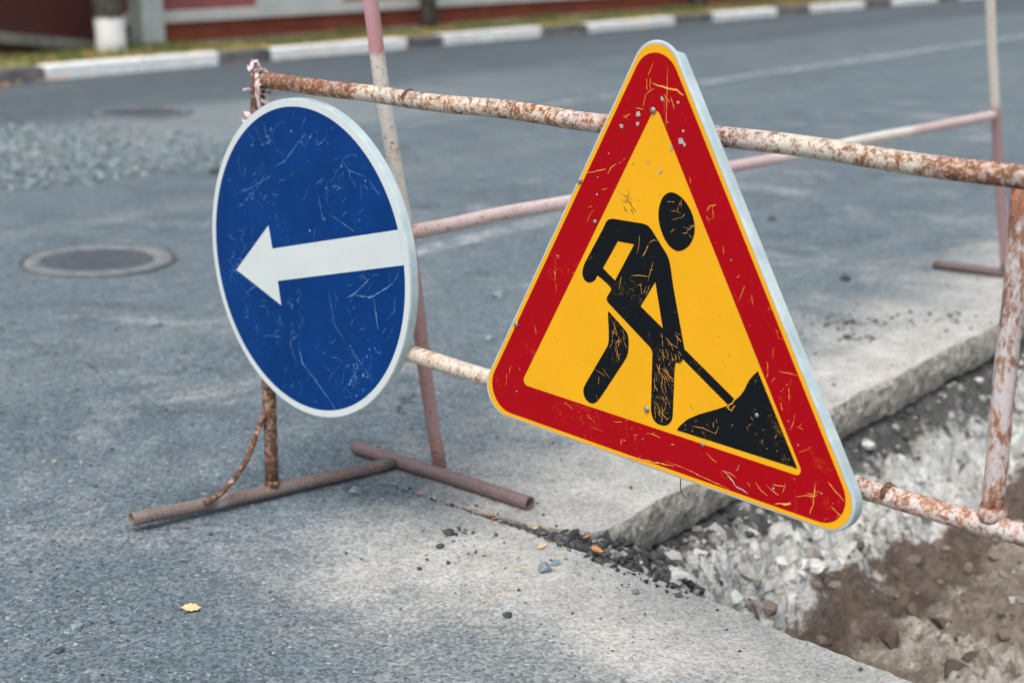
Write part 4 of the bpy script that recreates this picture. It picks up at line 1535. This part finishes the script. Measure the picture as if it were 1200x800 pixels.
sl = {
    's1': [(.0171, .2745), (-.0069, .256), (-.033, .2307), (-.0594, .2068), (-.0948, .1917)], 's2': [(.0557, .2731), (.0522, .2533), (.0694, .2595), (.0841, .2742)],
    's3': [(.0804, -.0511), (.0997, -.1219), (.1414, -.1604)], 's3b': [(.0515, .1548), (.0643, .1113), (.0690, .0950)], 's4': [(-.0312, -.1853), (-.0148, -.2303), (.0292, -.2597), (.0654, -.2855), (.0983, -.3117)],
    's5': [(.1372, -.0596), (.1726, -.0397), (.2076, -.0111), (.2146, -.0036)], 's6': [(.1655, -.0454), (.2206, -.0421), (.2614, -.0197), (.2881, -.0019)], 's7': [(.2301, -.0413), (.2361, -.078), (.2424, -.1058)],
    's8': [(.3120, .0340), (.3015, .0136), (.2855, -.005)], 's9': [(.0858, .1142), (.1277, .1021), (.1700, .0880)], 's10': [(.1315, .231), (.1585, .2123), (.2124, .2056)], 's11': [(-.1279, .2839), (-.1262, .2666), (-.1182, .2444)],
    's12': [(.1485, -.159), (.1761, -.1813), (.2237, -.2222)], 's13': [(.1169, -.2692), (.1537, -.2327), (.1756, -.2), (.1555, -.1623)], 's14': [(-.2487, .1118), (-.1832, .1344), (-.1034, .1722)],
    's15': [(-.0379, -.2351), (-.059, -.1907), (-.0306, -.1707)], 's16': [(-.2344, .08), (-.2089, .1026), (-.1676, .1316), (-.1264, .1742)], 's17': [(-.1616, -.2011), (-.1372, -.1914), (-.0977, -.1886)], 's18': [(-.2303, -.1247), (-.2045, -.1004), (-.1712, -.08)]}
W = {'s4': .0030, 's6': .0034, 's7': .0028, 's5': .0026, 's1': .0020}
ll = [(p, W.get(k, .0014)) for k, p in sl.items()]
AR = [Vector(p) for p in ARROW]
for cx, cz, sp, n in ((.17, -.22, .05, 40), (-.24, -.04, .03, 30), (-.15, .15, .05, 26), (.08, .19, .07, 30), (-.12, .26, .025, 14), (.2, -.06, .05, 14), (0, -.2, .09, 24), (-.2, -.16, .06, 18), (.2, .18, .05, 18)):
    dirn = random.uniform(.3, 1.4)
    for _ in range(n):
        p = wig(random.gauss(cx, sp), random.gauss(cz, sp), dirn + random.gauss(0, .7), random.uniform(.008, .045), .5)
        if all(q.length < .318 and not inside(q, AR) for q in p):
            ll.append((p, random.uniform(.0005, .0013)))
strokes('pale_scratches', ll, Y_FACE - .0006, M_scr_b, disc)
bb = []
for cx, cz, sp, n in ((-.245, -.05, .018, 16), (.19, -.23, .03, 26), (-.12, .25, .012, 12), (.19, -.14, .02, 6), (-.21, .12, .04, 14), (.1, .2, .08, 14)):
    for _ in range(n):
        q = Vector((random.gauss(cx, sp), random.gauss(cz, sp)))
        if q.length < .32 and not inside(q, AR):
            bb.append((q.x, q.y, random.uniform(.0008, .0034)))
blobs('pale_chips', bb, Y_FACE - .0008, M_scr_b, disc)
for z, dist in ((HB, .20), (HB, .30)):
    clamp(disc, DM, DC, z, dist)

# ------------------------------------------------------------------ tape knotted round the top of the left post
tp = thing('tape_knot', 'crumpled faded pink tape knotted on the left end of the rusty rail', 'tape', B0.x, B0.y, HT)
rr_ = random.Random(5)


def ribbon(pts, w, seed, name='tape_strip'):
    q = resample(pts, .006)
    v, f = [], []
    for i, p in enumerate(q):
        d = (q[min(i + 1, len(q) - 1)] - q[max(i - 1, 0)]).normalized()
        a = seed + 3.0 * mnoise.noise(Vector((i * .16, seed, 0)))
        n = d.orthogonal().normalized()
        n = Matrix.Rotation(a, 3, d) @ n
        ww = w * (.75 + .35 * mnoise.noise(Vector((i * .3, seed, 5))))
        j = Vector([.003 * mnoise.noise(Vector((i * .5, seed + k, 2))) for k in range(3)])
        v += [p - n * ww + j, p + j * 2.2, p + n * ww + j]
    for i in range(len(q) - 1):
        for k in range(2):
            a = 3 * i + k
            f.append((a, a + 1, a + 4, a + 3))
    o = link_mesh(name, v, f, M_tape, tp, True)
    md = o.modifiers.new('thickness', 'SOLIDIFY')
    md.thickness = .0012
    return o


BDn = BD.normalized()
side = Vector((BDn.y, -BDn.x, 0))
for k in range(3):
    pts = []
    rw = RP + .002 + .002 * k
    for i in range(19):
        a = 2 * math.pi * i / 18 + k
        pts.append(BDn * (.016 + .006 * k) + Vector((0, 0, -.012 * k)) + side * math.cos(a) * rw + (Vector((0, 0, 1)) * math.sin(a)) * rw)
    ribbon(pts, .007, k * 1.3)
for k, (dx, dz, ln) in enumerate(((-1, .35, .030), (-.5, 1, .024), (.15, 1, .022), (.9, .4, .026), (-.7, .7, .024))):
    a = Vector((0, 0, .016))
    tip = a + BDn * dx * ln + Vector((0, 0, dz * ln)) + side * rr_.uniform(-.02, .015)
    ribbon([a, a.lerp(tip, .5) + Vector((0, 0, .010)), tip, a.lerp(tip, .4) + side * .012 - Vector((0, 0, .004))], .0075, k * 2.1)
ribbon([Vector((0, 0, -.01)) + side * .02 + BDn * .012, BDn * .022 + Vector((0, 0, -.04)) + side * .016, BDn * .020 + Vector((0, 0, -.062)) + side * .012], .009, 4.4)
ribbon([Vector((0, 0, -.02)) + side * .022, BDn * -.030 + Vector((0, 0, -.024)) + side * .02], .004, 2.2)
ribbon([Vector((0, 0, -.078)) + side * .017 - BDn * .004, BDn * -.030 + Vector((0, 0, -.078)) + side * .018, BDn * -.034 + Vector((0, 0, -.098)) + side * .014, BDn * -.018 + Vector((0, 0, -.092)) + side * .016], .010, 1.1)

# ------------------------------------------------------------------ single stones, lumps and leaves
def stone(name, label, cat, s, t, r, fl, mat, seed, group=None, z=0.0):
    v = rock_verts(3, r, fl, seed)
    o = link_mesh(name, v, ICO[3][1], mat, None, False)
    o.location = P(s, t, z + r * fl * .55)
    o.rotation_euler = (0.1, 0.05, PHI + seed)
    return tag(o, label, cat, group)


stone('stone', 'blue grey stone lying at the end of the rusty foot pipe', 'stone', 2.53, 2.415, .0165, .62, M_stone_b, 1.2)
stone('stone', 'large blue grey stone on pale dust before the crumb filled corner', 'stone', 2.445, 1.794, .0155, .80, M_stone_b, 2.7)
stone('stone', 'flat greenish stone just behind the large blue grey stone', 'stone', 2.490, 1.80, .012, .40, M_stone_g, 3.9)
stone('stone', 'flat tan stone left of the large blue grey stone', 'stone', 2.416, 1.842, .0125, .32, M_stone_t, 5.1)
stone('stone', 'small blue stone nearest the broken slab edge', 'stone', 2.471, 1.584, .0095, .7, M_stone_b, 6.4)
stone('asphalt_lump', 'black asphalt lump on pale dust, the one nearest the mauve foot pipe', 'asphalt lump', 2.474, 2.078, .0145, .62, M_stone_d, 7.7)
stone('asphalt_lump', 'small black asphalt lump just in front of the larger lump by the crack', 'asphalt lump', 2.405, 2.045, .011, .6, M_stone_d, 8.3)
stone('asphalt_lump', 'black asphalt lump nearest the bottom middle of the pale slab', 'asphalt lump', 2.224, 1.719, .0105, .65, M_stone_d, 9.9)
stone('stone', 'flat slate blue chip on dark asphalt in the lower left corner', 'stone', 1.670, 2.329, .0125, .45, M_stone_b, 10.6)
stone('asphalt_lump', 'dark chip in the lower left corner, nearest the frame edge', 'asphalt lump', 1.587, 2.271, .0125, .35, M_stone_d, 11.1)
stone('stone', 'dark grey stone on the road between blue sign and manhole', 'stone', 3.259, 4.003, .030, .5, M_stone_b, 12.5)
stone('stone', 'grey stone on the road between the two signs, the farther one', 'stone', 4.302, 3.376, .026, .55, M_stone_b, 13.8)
stone('stone', 'grey stone on the road between the two signs, the nearer one', 'stone', 3.819, 3.038, .017, .6, M_stone_b, 14.2)
stone('asphalt_lump', 'dark lump on the road just left of the far foot pipe', 'asphalt lump', 5.357, 2.544, .024, .6, M_stone_d, 15.4)
stone('asphalt_lump', 'dark lump on the far lane right of the triangle top', 'asphalt lump', 6.262, 3.348, .022, .6, M_stone_d, 16.6)
stone('asphalt_lump', 'dark lump on dusty slab below the far foot pipe', 'asphalt lump', 4.571, 2.148, .016, .6, M_stone_d, 17.3)
stone('asphalt_lump', 'flat dark lump beside the gravel heap near its right tip', 'asphalt lump', 5.55, 6.23, .055, .35, M_stone_d, 18.3)

M_chunk = simple_mat('pale_concrete_chunk', (0.36, 0.355, 0.33), (0.66, 0.65, 0.61), 40, 0.95, 0.9, 0.006)
stone('concrete_chunk', 'pale broken concrete chunk among black crumbs in the near corner of the trench', 'concrete chunk', 2.80, 1.69, .032, .55, M_chunk, 21.0, None, pit_z(2.80, 1.69) - .004)
stone('concrete_chunk', 'largest pale chunk on the trench side below the tip of the triangular sign', 'concrete chunk', 3.42, 1.66, .034, .6, M_chunk, 23.4, None, pit_z(3.42, 1.66) - .006)
stone('concrete_chunk', 'pale chunk in the trench behind the lower end of the flaking post', 'concrete chunk', 4.15, 1.68, .040, .6, M_chunk, 25.1, None, pit_z(4.15, 1.68) - .008)

LEAF = [(-1.0, 0.0), (-.75, .16), (-.55, .42), (-.30, .40), (-.10, .62), (.12, .44), (.40, .50), (.62, .26), (1.0, .08), (.80, -.10), (.66, -.34), (.30, -.36), (.10, -.60), (-.12, -.40), (-.42, -.46), (-.70, -.22)]


def leaf(label, s, t, r, ang, mat, seed, z=0.004, tilt=(.1, .1), group=None, curl=.25):
    v = [(0, 0, .02)]
    for x, y in LEAF:
        k = 1 + .18 * mnoise.noise(Vector((x * 3, y * 3, seed)))
        v.append((x * k, y * k, curl * (y * y * 1.3 + .3 * x * x) + .08 * mnoise.noise(Vector((x * 2, y * 2, seed + 4)))))
    n = len(LEAF)
    v = [Vector(p) * r for p in v]
    f = [(0, 1 + i, 1 + (i + 1) % n) for i in range(n)]
    # stalk
    b = len(v)
    v += [Vector((-r, -.02 * r, .004)), Vector((-r, .03 * r, .004)), Vector((-1.5 * r, .14 * r, .012)), Vector((-1.5 * r, .10 * r, .012))]
    f.append((b, b + 1, b + 2, b + 3))
    o = link_mesh('leaf', v, f, mat)
    o.location = P(s, t, z)
    o.rotation_euler = (tilt[0], tilt[1], PHI + ang)
    md = o.modifiers.new('thickness', 'SOLIDIFY')
    md.thickness = .0006
    return tag(o, label, 'leaf', group)


leaf('single dry yellow leaf on dark asphalt at lower left', 1.855, 2.215, .0200, -PHI + .1, M_leaf_y, 1, .007, (.34, .05))
CL = [('orange leaf at the hole corner, right under the slab edge', 2.642, 1.824, .017, 1.0, .006), ('orange leaf in black crumbs, in front of the leaf under the slab edge', 2.600, 1.770, .016, 2.0, .004),
      ('yellow orange leaf in the crack nearest the mauve pipe end', 2.612, 1.945, .013, .3, .006), ('yellow leaf on the crumbs in front of the crack, biggest yellow one', 2.540, 1.872, .012, 2.7, .006)]
for i, (lb, s, t, r, a, z) in enumerate(CL):
    leaf(lb, s, t, r, a, M_leaf_o if i < 2 else M_leaf_y, i + 3, z, (random.uniform(-.5, .5), random.uniform(-.5, .5)), None, .4)
for i, (s, t) in enumerate([(2.588, 2.000), (2.596, 2.030), (2.600, 2.052), (2.606, 2.075), (2.604, 2.105), (2.612, 2.135), (2.614, 2.165), (2.618, 2.20), (2.600, 1.912), (2.537, 1.817), (2.66, 1.72), (2.64, 1.66), (2.72, 1.70), (2.615, 2.24), (2.62, 2.29), (2.76, 1.76)]):
    leaf('tiny orange leaf scrap caught in the black crumbs of the crack', s, t, random.uniform(.005, .0095), random.uniform(0, 6), random.choice((M_leaf_o, M_leaf_o, M_leaf_y)), i + 20, .005 if t > 1.75 else pit_z(s, t) + .012, (random.uniform(-.6, .6), random.uniform(-.6, .6)), 'leaf scraps in the crack', .4)
